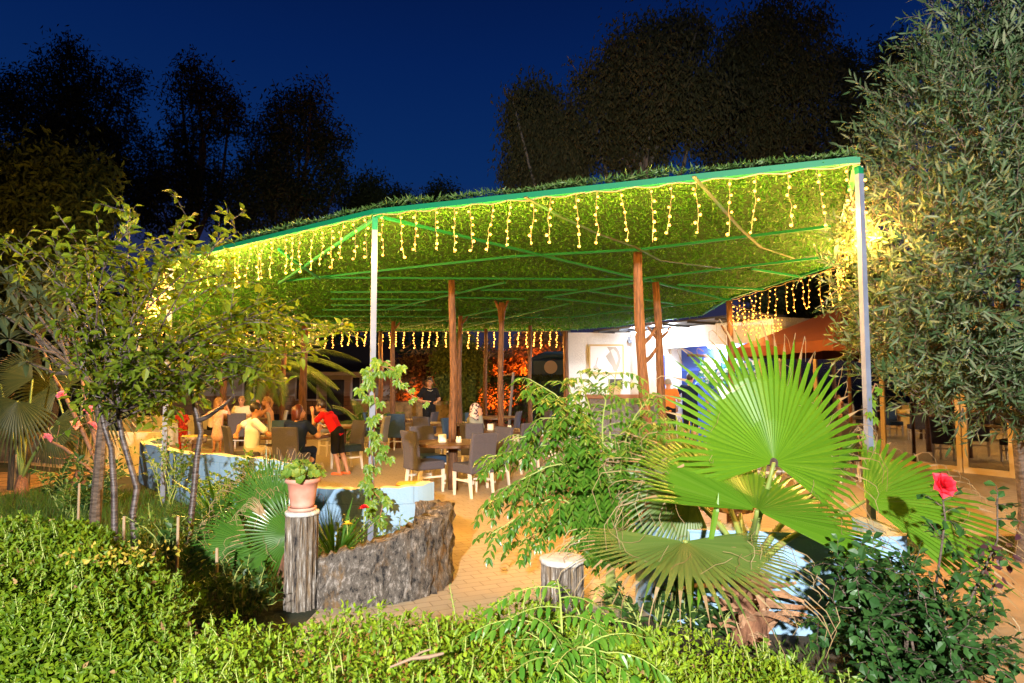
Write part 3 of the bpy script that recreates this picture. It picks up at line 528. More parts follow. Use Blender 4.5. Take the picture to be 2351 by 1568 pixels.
    def mk(name, prims, m, k=.03, cuts=(), hh=h, eyes=False):
        V, Q = sdf_mesh(prims, hh, k, cuts); b = MB(); V2 = V*S; V2[:, 2] = np.maximum(V2[:, 2], .001); b.add(V2, Q); o = b.build(name, m, root, smooth=True)
        if eyes:
            C = V[Q].mean(1); mi = np.zeros(len(Q), np.int32)
            for sx in (-1, 1): mi[np.linalg.norm((C-hp(sx*.032, .083, .012))*(1, 1, 1.4), axis=1) < .0165] = 1; mi[np.linalg.norm((C-hp(sx*.034, .08, .036))*(.55, 1, 2.2), axis=1) < .017] = 1
            mi[np.linalg.norm((C-hp(0, .094, -.05))*(.6, 1, 1.6), axis=1) < .017] = 2
            o.data.polygons.foreach_set('material_index', mi)
        return o
    mk('body', P, [M[skin], M['eye'], M['lip']], .028, eyes=True)
    HR = M[hair[1]]; face = ('e', hp(0, .105, -.03), np.array((.066, .085, .105))*hs)
    if hair[0] != 'none' and not scarf:
        Hh = [('e', hp(0, -.014, .045), np.array((.086, .099, .102))*hs)]; neckc = ('e', hp(0, .02, -.12), np.array((.12, .12, .10))*hs)
        cuts = [face, neckc]
        if hair[0] == 'top': Hh += [('e', hp(0, .03, .125), np.array((.06, .075, .045))*hs)]
        if hair[0] == 'tail': Hh += [('c', hp(0, -.11, .05), hp(0, -.16, -.03), .035, .03), ('c', hp(0, -.16, -.03), hp(0, -.13, -.14), .03, .012)]
        if hair[0] == 'long': Hh += [('c', hp(-.06, -.05, .02), hp(-.075, -.05, -.16), .05, .045), ('c', hp(.06, -.05, .02), hp(.075, -.05, -.16), .05, .045), ('c', hp(0, -.07, .02), hp(0, -.08, -.19), .06, .05)]; cuts = [face]
        if hair[0] == 'bob': Hh += [('c', hp(-.055, -.04, .02), hp(-.07, -.04, -.09), .055, .05), ('c', hp(.055, -.04, .02), hp(.07, -.04, -.09), .055, .05), ('c', hp(0, -.06, .02), hp(0, -.065, -.12), .07, .055)]; cuts = [face]
        mk('hair', Hh, HR, .03, cuts)
    if scarf: mk('headscarf', [('e', hp(0, -.01, .03), np.array((.096, .112, .118))*hs), ('c', hp(0, -.03, -.04), nk+np.array((0, -.01, -.02)), .095, .10), ('c', nk+np.array((0, .04, -.03)), nk+np.array((0, .07, -.10)), .09, .05)], scarf, .05, [('e', hp(0, .12, -.01), np.array((.058, .07, .085))*hs)])
    if top[0]:
        g = .012; T = [(p[0], p[1], p[2], p[3]+g, p[4]+g) for p in P[:4]]; sl = {'tee': .62, 'none': 0, 'long': 1, 'dress': .5}.get(top[0], .5)
        if sl:
            for i in (0, 1):
                T += [('c', sh[i], sh[i]+(el[i]-sh[i])*min(sl, 1), .066, .066)]
                if sl == 1: T += [('c', el[i], el[i]+(ha[i]-el[i])*.85, .054, .042)]
        if top[0] == 'dress': T += [('c', pel+(0, 0, .05), pel+(0, 0 if pose != 'sit' else .1, -.38), .13, .21)]
        mk({'dress': 'dress', 'long': 'blouse'}.get(top[0], 'shirt'), T, top[1], .035, [('e', nk+np.array((0, .045, .035)), (.062, .07, .05))])
    if bottom[0]:
        f = {'shorts': .92, 'trousers': 1.0, 'skirt': .8}[bottom[0]]; T = [('c', pel+(-.05, 0, .03), pel+(.05, 0, .03), .122, .122)]
        for i, s in ((0, -1), (1, 1)):
            hipj = pel+np.array((s*.085, 0, -.02)); T += [('c', hipj, hipj+(knee[i]-hipj)*f, .102, .085 if bottom[0] == 'shorts' else .072)]
            if bottom[0] == 'trousers': T += [('c', knee[i], ank[i]+(0, 0, .03), .070, .055)]
        mk('trousers' if bottom[0] == 'trousers' else bottom[0], T, bottom[1], .03)
    if shoes:
        for i, s in ((0, -1), (1, 1)): fd = nrm(np.array((s*.12, 1, 0))); mk('shoe', [('c', ank[i]+(0, -.035, -.055), ank[i]+fd*.165+(0, 0, -.06), .046, .034)], shoes, .02, [('e', ank[i]+(0, .03, .03), (.07, .1, .07))] if shoes == M['sandal'] else ())
    if neck: b = MB(); a = np.linspace(0, 2*PI, 26); b.tube([(nk+np.array((math.cos(x)*.085, .03+math.sin(x)*.085, -.035-.05*math.sin(x)))) * S for x in a], .006, 6, cap=False); b.build('necklace', neck, root)
    return root
M['sandal'] = mat('orange_sandal', (.70, .13, .03), .5)
white = cloth('white_cotton', (.70, .74, .80)); beige = cloth('beige_cotton', (.48, .42, .34)); red = cloth('red_cotton', (.55, .012, .02)); black = cloth('black_cotton', (.010, .010, .012)); navy = cloth('navy_cotton', (.008, .016, .05)); pink = cloth('pink_print', (.74, .42, .36), (.80, .62, .55), 30); creamc = cloth('cream_cotton', (.74, .64, .42)); redp = cloth('red_check', (.50, .05, .03), (.20, .02, .02), 22); grey = cloth('grey_green_cotton', (.22, .24, .22)); orange = cloth('orange_cotton', (.62, .20, .04)); tan = cloth('tan_top', (.62, .34, .20))
scf = cloth('headscarf_print', (.66, .50, .42), (.06, .03, .04), 24, lo=.5, hi=.56)
up_ = lambda x, y, z: (x, y, z)
# boy in red leaning on the table
person('boy in a red tee shirt, black shorts and orange sandals leaning on a table', (-3.2, 12.05, .004), (-.95, .3), .80, 'stand', arms=[((-.03, .20, -.22), (.10, .33, .04)), ((.04, .22, -.21), (.03, .42, -.10))], lean=(0, .62), hair=('top', 'hair_black'), top=('tee', red), bottom=('shorts', black), shoes=M['sandal'], skin='skin2', child=True,
       legs=([(-.09, .0, .50), (.09, -.06, .50)], [(-.08, -.12, .08), (.1, -.22, .08)]), head_turn=.1)
person('man in a white tee shirt and beige shorts with an arm over his chair back', (-4.55, 11.5, .004), (.85, .5), 1.0, 'sit', arms=[((-.16, -.18, -.10), (-.02, -.24, -.22)), ((.10, .22, -.22), (.08, .46, -.26))], hair=('short', 'hair_black'), top=('tee', white), bottom=('shorts', beige), shoes=M['hair_black'], skin='skin2', lean=(0, .05), head_turn=-.1)
person('woman with red brown hair in a navy top sitting with her back to us', (-3.72, 11.27, .004), (.2, .98), .98, 'sit', arms=[((-.08, .15, -.22), (0, .40, -.22)), ((.16, .14, -.22), (.05, .38, -.12))], hair=('bob', 'hair_red'), top=('tee', navy), bottom=('trousers', navy), shoes=M['hair_black'], lean=(0, .12), head_turn=-.8)
person('girl in a pink summer dress standing with raised arms at the far left', (-7.25, 16.2, .004), (.35, -.94), .68, 'stand', arms=[((-.22, .06, -.08), (-.14, .12, .14)), ((.22, .05, -.12), (.34, .05, -.3))], hair=('tail', 'hair_blond'), top=('dress', pink), bottom=(None, None), child=True, shoes=M['lip'])
person('young woman in a cream top and black shorts holding her head', (-7.78, 17.05, .004), (.72, .3), 1.0, 'sit', arms=[((-.05, .22, -.2), (.02, .42, -.2)), ((.08, .24, -.14), (-.04, .22, .10))], hair=('long', 'hair_blond'), top=('none', creamc), bottom=('shorts', black), lean=(0, .16), shoes=M['lip'])
person('man in a cream tee shirt facing us at the family table', (-7.6, 18.45, .004), (.15, -1), 1.0, 'sit', arms=[((-.06, .14, -.24), (.02, .38, -.22)), ((.06, .14, -.24), (-.02, .38, -.22))], hair=('short', 'hair_blond'), top=('tee', creamc), bottom=('trousers', black), shoes=M['hair_black'])
person('woman with a blond ponytail and bare shoulders resting her chin on a hand', (-6.65, 18.1, .004), (-.9, -.3), 1.0, 'sit', arms=[((-.05, .22, -.18), (.10, .26, .10)), ((.05, .22, -.2), (-.08, .34, -.18))], hair=('tail', 'hair_blond'), top=('none', tan), bottom=('trousers', grey), lean=(0, .12), shoes=M['lip'])
person('small child in a red checked shirt beside the cream benches', (-8.2, 16.4, .004), (.5, -.85), .60, 'stand', arms=[((-.10, .08, -.22), (-.02, .22, -.3)), ((.12, .1, -.22), (.05, .24, -.22))], hair=('short', 'hair_red'), top=('tee', redp), bottom=('trousers', redp), child=True, lean=(.15, .1), shoes=M['lip'])
person('waiter in black with a silver neck chain standing with hands before him', (-2.35, 18.6, .004), (.45, -.9), 1.04, 'stand', arms=[((-.12, -.02, -.26), (.04, .16, -.34)), ((.14, -.02, -.26), (.10, .18, -.30))], hair=('top', 'hair_black'), top=('tee', black), bottom=('trousers', black), shoes=M['hair_black'], skin='skin2', head_turn=-.5, neck=M['ceramic'])
person('woman in a printed headscarf resting her cheek on her hand', (-.82, 13.12, .004), (.9, -.3), .96, 'sit', arms=[((-.06, .10, -.26), (.0, .32, -.26)), ((.03, .26, -.14), (-.06, .20, .09))], hair=('none', 'hair_black'), scarf=scf, top=('long', grey), bottom=('trousers', black), shoes=M['hair_black'], lean=(0, .1))
person('man in an orange shirt standing at the bar with his back to us', (4.15, 17.4, .004), (.4, .9), 1.03, 'stand', arms=[((-.08, .1, -.25), (0, .3, -.2)), ((.08, .1, -.25), (0, .3, -.2))], hair=('short', 'hair_grey'), top=('tee', orange), bottom=('trousers', black), shoes=M['hair_black'], h=.014)
person('dark haired man in a navy shirt at the bar beside the orange shirt', (4.75, 17.5, .004), (.6, .8), 1.10, 'stand', hair=('top', 'hair_black'), top=('tee', navy), bottom=('trousers', black), shoes=M['hair_black'], h=.014)
person('third bar guest with an orange top half hidden by the fan palm', (5.6, 16.0, .004), (.6, .8), 1.08, 'stand', hair=('bob', 'hair_black'), top=('tee', orange), bottom=('trousers', navy), shoes=M['hair_black'], h=.014)
# ================================================================ buildings and background things
# bar: white plaster walls with a blue recess
bar = thing('bar_building', 'white plastered bar with a blue recess under a dark metal eave', 'building', (0, 0, 0))
c0 = np.array((1.72, 20.35)); c1 = np.array((3.66, 20.3)); c2 = np.array((6.45, 15.7)); du = nrm(c2-c1); out = np.array((-du[1], du[0]))*-1
if out[1] > 0: out = -out          # towards the terrace
inn = -out; L2 = np.linalg.norm(c2-c1); W2 = lambda t, d=0: c1+du*L2*t+inn*d
b = MB(); b.prism([c0, c1, W2(.285), W2(.285, .16), c1+np.array((.1, .18)), c0+np.array((0, .18))], 0, 3.27); b.build('wall', M['white_plaster'], bar)
b = MB(); b.prism([W2(.285), W2(.97), W2(.97, .16), W2(.285, .16)], 2.70, 3.27); b.build('lintel', M['white_plaster'], bar)
b = MB(); b.prism([W2(.97), W2(1), W2(1)+np.array((2.6, 1.0)), W2(1)+np.array((2.6, 1.2)), W2(.97, .5)], 0, 3.27); b.build('wall', mat('grey_rough_plaster', (.34, .33, .30), .9, (.2, .19, .17), 60, bump=1, bs=70), bar)
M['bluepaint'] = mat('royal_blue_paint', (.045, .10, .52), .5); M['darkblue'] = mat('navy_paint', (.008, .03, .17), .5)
b = MB(); b.prism([W2(.285, .162), W2(.285, .60), W2(.295, .60), W2(.295, .162)], 0, 2.75); b.build('recess_side', M['white_plaster'], bar)
b = MB(); b.prism([W2(.2, .602), W2(1.0, .602), W2(1.0, .70), W2(.2, .70)], 0, 2.75); b.build('recess_back', M['bluepaint'], bar)
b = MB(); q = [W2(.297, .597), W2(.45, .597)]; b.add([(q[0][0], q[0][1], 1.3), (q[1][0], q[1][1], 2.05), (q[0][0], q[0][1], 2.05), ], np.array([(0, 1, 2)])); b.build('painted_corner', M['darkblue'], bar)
b = MB(); b.prism([W2(.285, .16), W2(.99, .16), W2(1, .7), W2(.2, .7)], 2.70+.06, 2.82); b.build('recess_ceiling', M['white_plaster'], bar)
b = MB(); b.prism([W2(.25, -.012), W2(.285, -.012), W2(.285, -.002), W2(.25, -.002)], .004, 2.5); b.build('blue_strip', M['bluepaint'], bar)
M['eave'] = mat('dark_eave_metal', (.03, .03, .035), .4); b = MB(); b.prism([W2(-.1, -1.0), W2(1.0, -1.0), W2(1.0, .3), W2(-.1, .3)], 3.29, 3.33); b.build('eave_panel', M['eave'], bar)
for k in range(7): b = MB(); p0 = W2(-.05+k*.17, -1.0); p1 = W2(-.05+k*.17, .25); b.beam((*p0, 3.262), (*p1, 3.262), .05); b.build('eave_rib', M['eave'], bar)
b = MB(); b.prism([c0+(-.10, -.05), c0+(.0, -.05), c0+(0, .1), c0+(-.10, .1)], 0, 3.3); b.build('corner_board', mat('raw_board', (.55, .33, .10), .6), bar)
# floodlight tubes on the bar eave
M['lampwhite'] = emat('cool_lamp', (.78, .89, 1), 430)
for t_, d_, ln_, lab in ((.36, -.45, .9, 'long white tube lamp shining on the bar wall'), (.16, -.55, .28, 'small round white lamp beside the tube lamp over the bar'), (.6, .38, .8, 'white tube lamp on the ceiling of the blue recess')):
    p = W2(t_, d_); lt = thing('wall_lamp', lab, 'lamp', (p[0], p[1], 3.15 if d_ < 0 else 2.66), math.atan2(du[1], du[0]))
    b = MB(); b.box((0, 0, .055), (ln_, .12, .03)); b.build('housing', M['metalwhite'], lt); b = MB(); b.box((0, 0, .015), (ln_*.95, .09, .05)); bevel(b.build('diffuser', M['lampwhite'], lt), .015)
# framed picture on the bar wall: pale pencil style figure study
pc = thing('framed_picture', 'pale figure drawing in a light wooden frame on the bar wall', 'picture', (0, 0, 0)); y_ = 20.30
x0, x1 = at(1352, 820, y_)[0], at(1432, 820, y_)[0]; z1, z0 = at(1390, 791, y_)[2], at(1390, 858, y_)[2]
b = MB(); b.box(((x0+x1)/2, y_, (z0+z1)/2), (x1-x0-.08, .02, z1-z0-.08)); b.build('canvas', mat('drawing_paper', (.80, .78, .76), .7), pc)
b = MB()
for cx, cz, sx, sz in (((x0+x1)/2, z1-.02, x1-x0, .05), ((x0+x1)/2, z0+.02, x1-x0, .05), (x0+.02, (z0+z1)/2, .05, z1-z0-.09), (x1-.02, (z0+z1)/2, .05, z1-z0-.09)): b.box((cx, y_-.012, cz), (sx, .05, sz))
b.build('frame', mat('pale_oak', (.55, .38, .15), .5), pc)
def flat(name, pts, c, d): 
    b = MB(); P = [(x0+(x1-x0)*u, y_-.0105-d, z0+(z1-z0)*v) for u, v in pts]; b.add(P, np.arange(len(P))[None, :]); b.build(name, mat('drawn_'+name, c, .8), pc)
flat('drawn_arm', [(.52, .92), (.60, .75), (.48, .60), (.56, .42), (.66, .25), (.70, .08), (.80, .08), (.88, .3), (.92, .55), (.86, .78), (.78, .92)], (.42, .36, .30), .001)
flat('drawn_fold', [(.62, .80), (.70, .86), (.80, .72), (.84, .50), (.78, .30), (.74, .46), (.68, .62)], (.66, .60, .54), .002)
flat('drawn_shade', [(.10, .22), (.18, .30), (.24, .55), (.27, .56), (.22, .30), (.32, .12), (.28, .1)], (.60, .44, .42), .001)
# bar counter and things on it
ctr = thing('bar_counter', 'bar counter with a brown wooden top before the white wall', 'counter', (0, 0, 0)); b = MB(); b.box((3.3, 19.3, .62), (2.1, .5, 1.24)); b.build('front', mat('grey_counter', (.22, .20, .19), .8, (.14, .12, .11), 20), ctr); b = MB(); b.box((3.3, 19.27, 1.30), (2.25, .7, .12)); bevel(b.build('counter_top', mat('brown_counter_wood', (.26, .10, .04), .5), ctr), .01)
mo = thing('monitor', 'dark flat monitor standing on the bar counter', 'monitor', (3.05, 19.3, 1.36)); b = MB(); b.box((0, 0, .30), (.42, .04, .30)); bevel(b.build('screen', M['eave'], mo), .008); b = MB(); b.box((0, .02, .08), (.05, .04, .16)); b.box((0, .02, .01), (.22, .16, .02)); b.build('stand', M['eave'], mo)
b = MB(); b.box((0, 0, .13), (.30, .25, .26)); bx = b.build('cardboard_box', mat('cardboard', (.62, .42, .25), .8, (.55, .36, .2), 12), loc=(2.98, 19.02, 1.361)); bevel(bx, .006); tag(bx, 'small cardboard box on the bar counter in front of the monitor', 'box')
# floral decoration on the blue wall
fd_ = thing('flower_decoration', 'white flowers and green leaves with brown branches on the blue bar wall', 'decoration', (0, 0, 0)); b = MB()
for pts in (((.36, 2.5), (.48, 2.45), (.56, 2.2), (.52, 1.8)), ((.62, 2.55), (.66, 2.4), (.74, 2.3)), ((.75, 2.5), (.8, 2.2), (.88, 2.1))): b.tube([(*W2(t, .5), z) for t, z in pts], .045, 6, jit=.2)
b.build('branch', M['log'], fd_)
n = 420; t = rnd(.45, .95, n); P = np.array([(*W2(tt, .45+rnd(-.1, .12)), 2.2-.25*abs(math.sin(tt*14))+rnd(-.45, .2)) for tt in t]); b = MB(); b.leaves(P, randdir(n), randdir(n), .22, .06, 'mid'); b.build('leaves', leafmat('deco_leaf', [(.05, .25, .12), (.12, .4, .18), (.03, .16, .10)], .4, .2), fd_)
n = 260; P = np.array([(*W2(tt, .34+rnd(-.08, .08)), z) for tt, z in zip(np.concatenate([rnd(.5, .6, n//2), rnd(.62, .9, n-n//2)]), np.concatenate([rnd(1.75, 2.35, n//2), rnd(1.7, 2.3, n-n//2)]))]); b = MB(); b.leaves(P, randdir(n), randdir(n), .12, .10, 'ovate', curl=.4); b.build('petals', leafmat('deco_petal', [(.85, .83, .80), (.8, .72, .72)], .5, .3), fd_)
# security camera
sc_ = thing('security_camera', 'small white security camera on the corner of the bar wall', 'camera', (c1[0]-.03, c1[1]-.05, 3.02)); b = MB(); b.box((0, -.04, .06), (.05, .05, .10)); b.build('bracket', M['metalwhite'], sc_); b = MB(); b.tube([(0, -.03, -.03), (0, -.2, -.06)], .055, 12); b.build('housing', M['metalwhite'], sc_)
# orange parasol
pr = thing('parasol', 'large square orange parasol in front of the bar wall', 'parasol', (6.75, 13.1, 0), R(12)); M['orange_canvas'] = mat('orange_canvas', (.15, .034, .008), .8, (.12, .027, .007), 3)
hw = 1.6; b = MB(); apex = (0, 0, 3.25); cr = [(-hw, -hw, 2.42), (hw, -hw, 2.42), (hw, hw, 2.42), (-hw, hw, 2.42)]; b.add(cr+[apex], np.array([(0, 1, 4), (1, 2, 4), (2, 3, 4), (3, 0, 4)])); b.build('canopy', M['orange_canvas'], pr)
b = MB()
for i in range(4):
    p, q = np.array(cr[i]), np.array(cr[(i+1) % 4]); k = 13; T = [(p+(q-p)*u)*(1, 1, 1) for u in np.linspace(0, 1, k)]; Bt = [x-np.array((0, 0, .2+.012*math.sin(j*2.1))) for j, x in enumerate(T)]; j = np.arange(k-1); b.add(np.array(T+Bt), np.stack([j, j+1, j+1+k, j+k], 1))
b.build('valance', M['orange_canvas'], pr); b = MB(); b.tube([(0, 0, 0), (0, 0, 3.24)], .035, 10); b.build('pole', M['log'], pr)
for i in range(4): b = MB(); b.beam((0, 0, 3.2), np.array(cr[i])-(0, 0, .02), .025); b.build('rib', M['whitewood'], pr)
# glass door front at the right
gl = thing('glass_building', 'glass door front with cream door frames at the right edge', 'building', (0, 0, 0)); g0 = gnd(2327, 1098)[:2]; g1 = gnd(2032, 1066)[:2]; gd = nrm(g1-g0); gn = np.array((gd[1], -gd[0])); gn = gn if gn[1] > 0 else -gn
M['doorframe'] = mat('cream_door_frame', (.62, .44, .20), .45); m, t, bs_ = newmat('door_glass'); M['glass'] = m
gm_ = N_(t, 'ShaderNodeBsdfGlossy'); gm_.inputs['Roughness'].default_value = .02; gm_.inputs['Color'].default_value = (.95, .93, .88, 1); tr_ = N_(t, 'ShaderNodeBsdfTransparent'); tr_.inputs[0].default_value = (.55, .5, .42, 1); mx = N_(t, 'ShaderNodeMixShader'); mx.inputs[0].default_value = .42
t.links.new(tr_.outputs[0], mx.inputs[1]); t.links.new(gm_.outputs[0], mx.inputs[2]); t.links.new(mx.outputs[0], t.nodes['Material Output'].inputs[0])
GH = 2.6; fr = lambda s: g0+gd*s
Lg = np.linalg.norm(g1-g0); sp = [-2.6, -1.4, 0, np.linalg.norm(gnd(2205, 1087)[:2]-g0), Lg, Lg+1.55, Lg+3.1]
for i, s in enumerate(sp):
    for o_ in ((-.055, .055) if i in (3,) else (0,)): b = MB(); p = fr(s+o_); b.box((p[0], p[1], GH/2), (.085, .06, GH), rot=math.atan2(gd[1], gd[0])); b.build('door_post', M['doorframe'], gl)
for i in range(len(sp)-1):
    a_, z_ = fr(sp[i]+.045), fr(sp[i+1]-.045)
    for zz, hh in ((.06, .11), (GH+.05, .1)): b = MB(); b.beam((*a_, zz), (*z_, zz), .055, hh); b.build('door_rail', M['doorframe'], gl)
    b = MB(); b.beam((*(a_+gn*.0), GH/2), (*z_, GH/2), .012, GH-.2); b.build('glass_pane', M['glass'], gl)
b = MB(); p = fr(sp[3]-.055)-gn*.05; b.tube([(p[0], p[1], .95), (p[0], p[1], 1.2)], .012, 8); b.build('door_handle', M['metalwhite'], gl)
b = MB(); q = [fr(sp[0]), fr(sp[-1]), fr(sp[-1])+gn*5, fr(sp[0])+gn*5]; b.prism(q, GH+.12, GH+.4); b.build('roof', mat('dark_roof', (.05, .045, .04), .8), gl)
b = MB(); q = [fr(sp[0])+gn*4.8, fr(sp[-1])+gn*4.8, fr(sp[-1])+gn*5, fr(sp[0])+gn*5]; b.prism(q, 0, GH+.1); b.build('wall', mat('inner_wall', (.20, .12, .06), .8), gl)
b = MB(); q = [fr(sp[0])+gn*.06, fr(sp[-1])+gn*.06, fr(sp[-1])+gn*4.8, fr(sp[0])+gn*4.8]; b.prism(q, .005, .03); b.build('inner_floor', mat('inner_floor', (.34, .2, .09), .5, (.28, .16, .07), 3), gl)
p = fr(2.0)+gn*1.6; table(p[0], p[1], .55, 'table seen behind the glass doors'); 
for s, d, f, lb in ((1.0, 1.5, (gd[0], gd[1]), 'grey chair behind the right glass door'), (3.0, 1.4, (-gd[0], -gd[1]), 'grey chair behind the left glass door'), (2.1, 2.6, (-gn[0], -gn[1]), 'blue chair behind the inner table')):
    p = fr(s)+gn*d; o = chair(p[0], p[1], f[0], f[1], lb, 'M'); o.location.z = .031
# grey house behind the terrace
hs_ = thing('stone_house', 'low grey house with brown stone base and dark door behind the terrace', 'house', (0, 0, 0)); hy = 37.0; hx0, hx1 = -21.0, -6.5
M['housewall'] = brickmat('house_blocks', (.48, .41, .35), (.43, .37, .32), (.54, .47, .40), 1.2, .62, msize=.02, bump=.2); M['housestone'] = brickmat('house_stone', (.40, .23, .12), (.33, .19, .10), (.18, .12, .07), .5, .24, msize=.03, bump=.8, stain=((.34, .22, .12), 3, .45, .7)); M['housewhite'] = mat('house_trim', (.66, .60, .53), .7)
for m_ in ('housewall', 'housestone'):
    mp = [n for n in M[m_].node_tree.nodes if n.type == 'MAPPING'][0]; mp.inputs['Rotation'].default_value = (R(-90), 0, 0)
M['dark_glass'] = mat('dark_window_glass', (.03, .028, .025), .12, spec=.6); M['darkdoor'] = mat('dark_door', (.012, .010, .009), .5)
X = lambda px: at(px, 900, hy)[0]; Zp = lambda py: at(800, py, hy)[2]; zt = Zp(862)
b = MB(); b.box(((hx0+hx1)/2, hy+2.5, (zt+1.03)/2), (hx1-hx0, 5, zt-1.03)); b.build('upper_wall', M['housewall'], hs_)
b = MB(); b.box(((hx0+hx1)/2, hy+2.5, .515), (hx1-hx0+.06, 5.06, 1.03)); b.build('stone_base', M['housestone'], hs_)
b = MB(); b.box(((hx0+hx1)/2, hy+2.4, zt+.1), (hx1-hx0+.5, 5.8, .2)); b.build('cornice', M['housewhite'], hs_)
b = MB(); rz0 = zt+.2; V = [(hx0-.6, hy-.7, rz0), (hx1+.6, hy-.7, rz0), (hx1+.6, hy+5.6, rz0), (hx0-.6, hy+5.6, rz0), (hx0+1, hy+2.5, rz0+1.7), (hx1-1, hy+2.5, rz0+1.7)]; b.add(V, [np.array([(0, 1, 5, 4), (2, 3, 4, 5)]), np.array([(1, 2, 5), (3, 0, 4)])]); b.build('roof', mat('house_roof', (.012, .011, .010), .9, bump=.5, ns=5), hs_)
for wx0, wx1 in ((680, 730), (808, 848), (560, 610)):
    a_, z_ = X(wx0), X(wx1); cz = (Zp(863)+Zp(920))/2; hh = Zp(866)-Zp(919); b = MB()
    for cx, czz, sx, sz in (((a_+z_)/2, cz+hh/2, z_-a_, .1), ((a_+z_)/2, cz-hh/2, z_-a_, .1), (a_, cz, .1, hh-.1), (z_, cz, .1, hh-.1), ((a_+z_)/2, cz, .07, hh-.1)): b.box((cx, hy-.05, czz), (sx, .16, sz))
    wf = b.build('window', M['housewhite'], hs_); b = MB(); b.box(((a_+z_)/2, hy-.012, cz), (z_-a_-.1, .05, hh-.1)); b.build('pane', M['dark_glass'], wf)
a_, z_ = X(752), X(790); b = MB(); b.box(((a_+z_)/2, hy-.05, .98), (z_-a_, .12, 1.92)); dr = b.build('door', M['darkdoor'], hs_)
for s in (-1, 1):
    for zz in (.55, 1.35): b = MB(); b.box(((a_+z_)/2+s*.23, hy-.12, zz), (.3, .03, .6)); b.build('door_panel', M['darkdoor'], dr)
# small background props
M['bluekiosk'] = mat('kiosk_blue', (.03, .09, .17), .5); ks = thing('kiosk', 'dark blue kiosk with pale round panels behind the hedge', 'kiosk', (2.75, 30, 0)); b = MB(); b.tube([(-1.9, 0, 2.3), (-1.8, 0, 2.75), (-1.2, 0, 3.0), (.8, 0, 3.0), (1.2, 0, 2.8), (1.3, 0, 2.3)], .2, 8); b.box((-.3, .2, 1.4), (3.1, 1.2, 2.8)); bevel(b.build('body', M['bluekiosk'], ks), .1)
for x in (-1.0, .2): b = MB(); b.lathe([(.05, 0), (.3, 0), (.3, .03), (.05, .03)], n=24); o = b.build('round_panel', M['housewhite'], ks); o.rotation_euler = (PI/2, 0, 0); o.location = (x, -.43, 2.45)
lp = thing('lamp_post', 'slim grey post leaning slightly in front of the dark hedge', 'post', (.0, 24, 0)); b = MB(); b.tube([(-.12, 0, 0), (.05, 0, 2.1)], .055, 8); b.build('shaft', M['metalwhite'], lp); b = MB(); b.tube([(.05, 0, 2.05), (-.55, 0, 1.95)], .03, 6); b.build('arm', M['rockochre'], lp)
tag(curved_wall('low_wall', [(-6.2, 26), (-4, 25.6), (-2.0, 25.4)], [1.0, 1.0, 1.0], .3, M['stone'], 'low brown stone wall behind the waiter', rough=.02), 'low brown stone wall behind the waiter', 'wall')
# ================================================================ distant trees against the night sky
def leafcloud(mb, blobs, n, L, W, droop=.6, kind='dia', hollow=.55, clump=14, cr=.6):
    w_ = np.array([b[3]**2 for b in blobs]); w_ = w_/w_.sum(); k = rng.choice(len(blobs), n//clump, p=w_); Bc = np.array([b[:3] for b in blobs])[k]; Br = np.array([b[3] for b in blobs])[k]
    c = Bc+randdir(len(k))*(Br*rng.uniform(hollow, 1.0, len(k))**.7)[:, None]*np.array((1, 1, .95)); P = np.repeat(c, clump, 0)+rng.normal(0, cr, (len(k)*clump, 3))*np.array((1, 1, 1.3)); m = len(P)
    d = randdir(m); d[:, 2] -= droop; mb.leaves(P, d, randdir(m), rnd(.6, 1.3, m)*L, rnd(.6, 1.3, m)*W, kind)
def far_tree(label, blobs, Y, n, m, L=.36, W=.12, bark='darkbark', trunk=None, clump=40, cr=.44, droop=.7, limb=.07, name='tree', group='tall trees against the night sky'):
    B3 = [(*at(x, y, Y+rnd(-2, 2)*Y/48), r*Y/FPX) for x, y, r in blobs]; P = np.array([b[:3] for b in B3]); base = np.array((P[:, 0].mean() if trunk is None else at(trunk, 900, Y)[0], Y, 0)); t = thing(name, label, 'tree', base, group=group)
    mb = MB(); leafcloud(mb, B3, int(n*3.6), L, W, droop, clump=clump, cr=cr); mb.v = [v-base.astype(np.float32) for v in mb.v]; mb.build('crown', m, t)
    mb = MB(); top = np.array((P[:, 0].mean()-base[0], 0, P[:, 2].max()*.72)); k = 7; T = top*np.linspace(0, 1, k)[:, None]; T[1:-1, :2] += rng.normal(0, .25, (k-2, 2)); r0 = P[:, 2].max()*.018; mb.tube(T, r0*np.linspace(1, .35, k), 7)
    for p in P:
        q = p-base; a = T[np.argmin(np.abs(T[:, 2]-q[2]*.62))]; mid_ = a+(q-a)*.5+rng.normal(0, .3, 3); mb.tube([a, mid_, q, q+(q-mid_)*.35+rng.normal(0, .3, 3)], [r0*.45, r0*.3, r0*.14, r0*.05], 5)
    mb.build('trunk', M[bark], t); return t
M['nightleaf'] = leafmat('dark_tree_leaf', [(.022, .04, .012), (.04, .06, .018), (.03, .045, .02), (.05, .065, .02)], .6, .15, .2); M['nightleaf2'] = leafmat('brownish_tree_leaf', [(.09, .09, .035), (.12, .11, .045), (.085, .10, .04), (.13, .11, .05)], .6, .15, .2)
M['palebark'] = mat('pale_bark', (.20, .17, .13), .8, (.28, .24, .19), 3)
far_tree('tallest dark tree mass at the far left', [(150, 170, 65), (100, 260, 95), (200, 270, 95), (275, 200, 55), (280, 330, 70), (40, 330, 100), (150, 420, 140), (15, 210, 45), (250, 450, 100), (160, 120, 28)], 46, 9000, M['nightleaf'], trunk=170)
far_tree('airy dark tree second from the left with sky showing through', [(450, 185, 50), (415, 200, 42), (500, 235, 48), (445, 300, 60), (525, 275, 32), (400, 330, 30), (455, 420, 70), (390, 400, 60), (370, 470, 70), (520, 470, 60)], 46, 4200, M['nightleaf'], trunk=450)
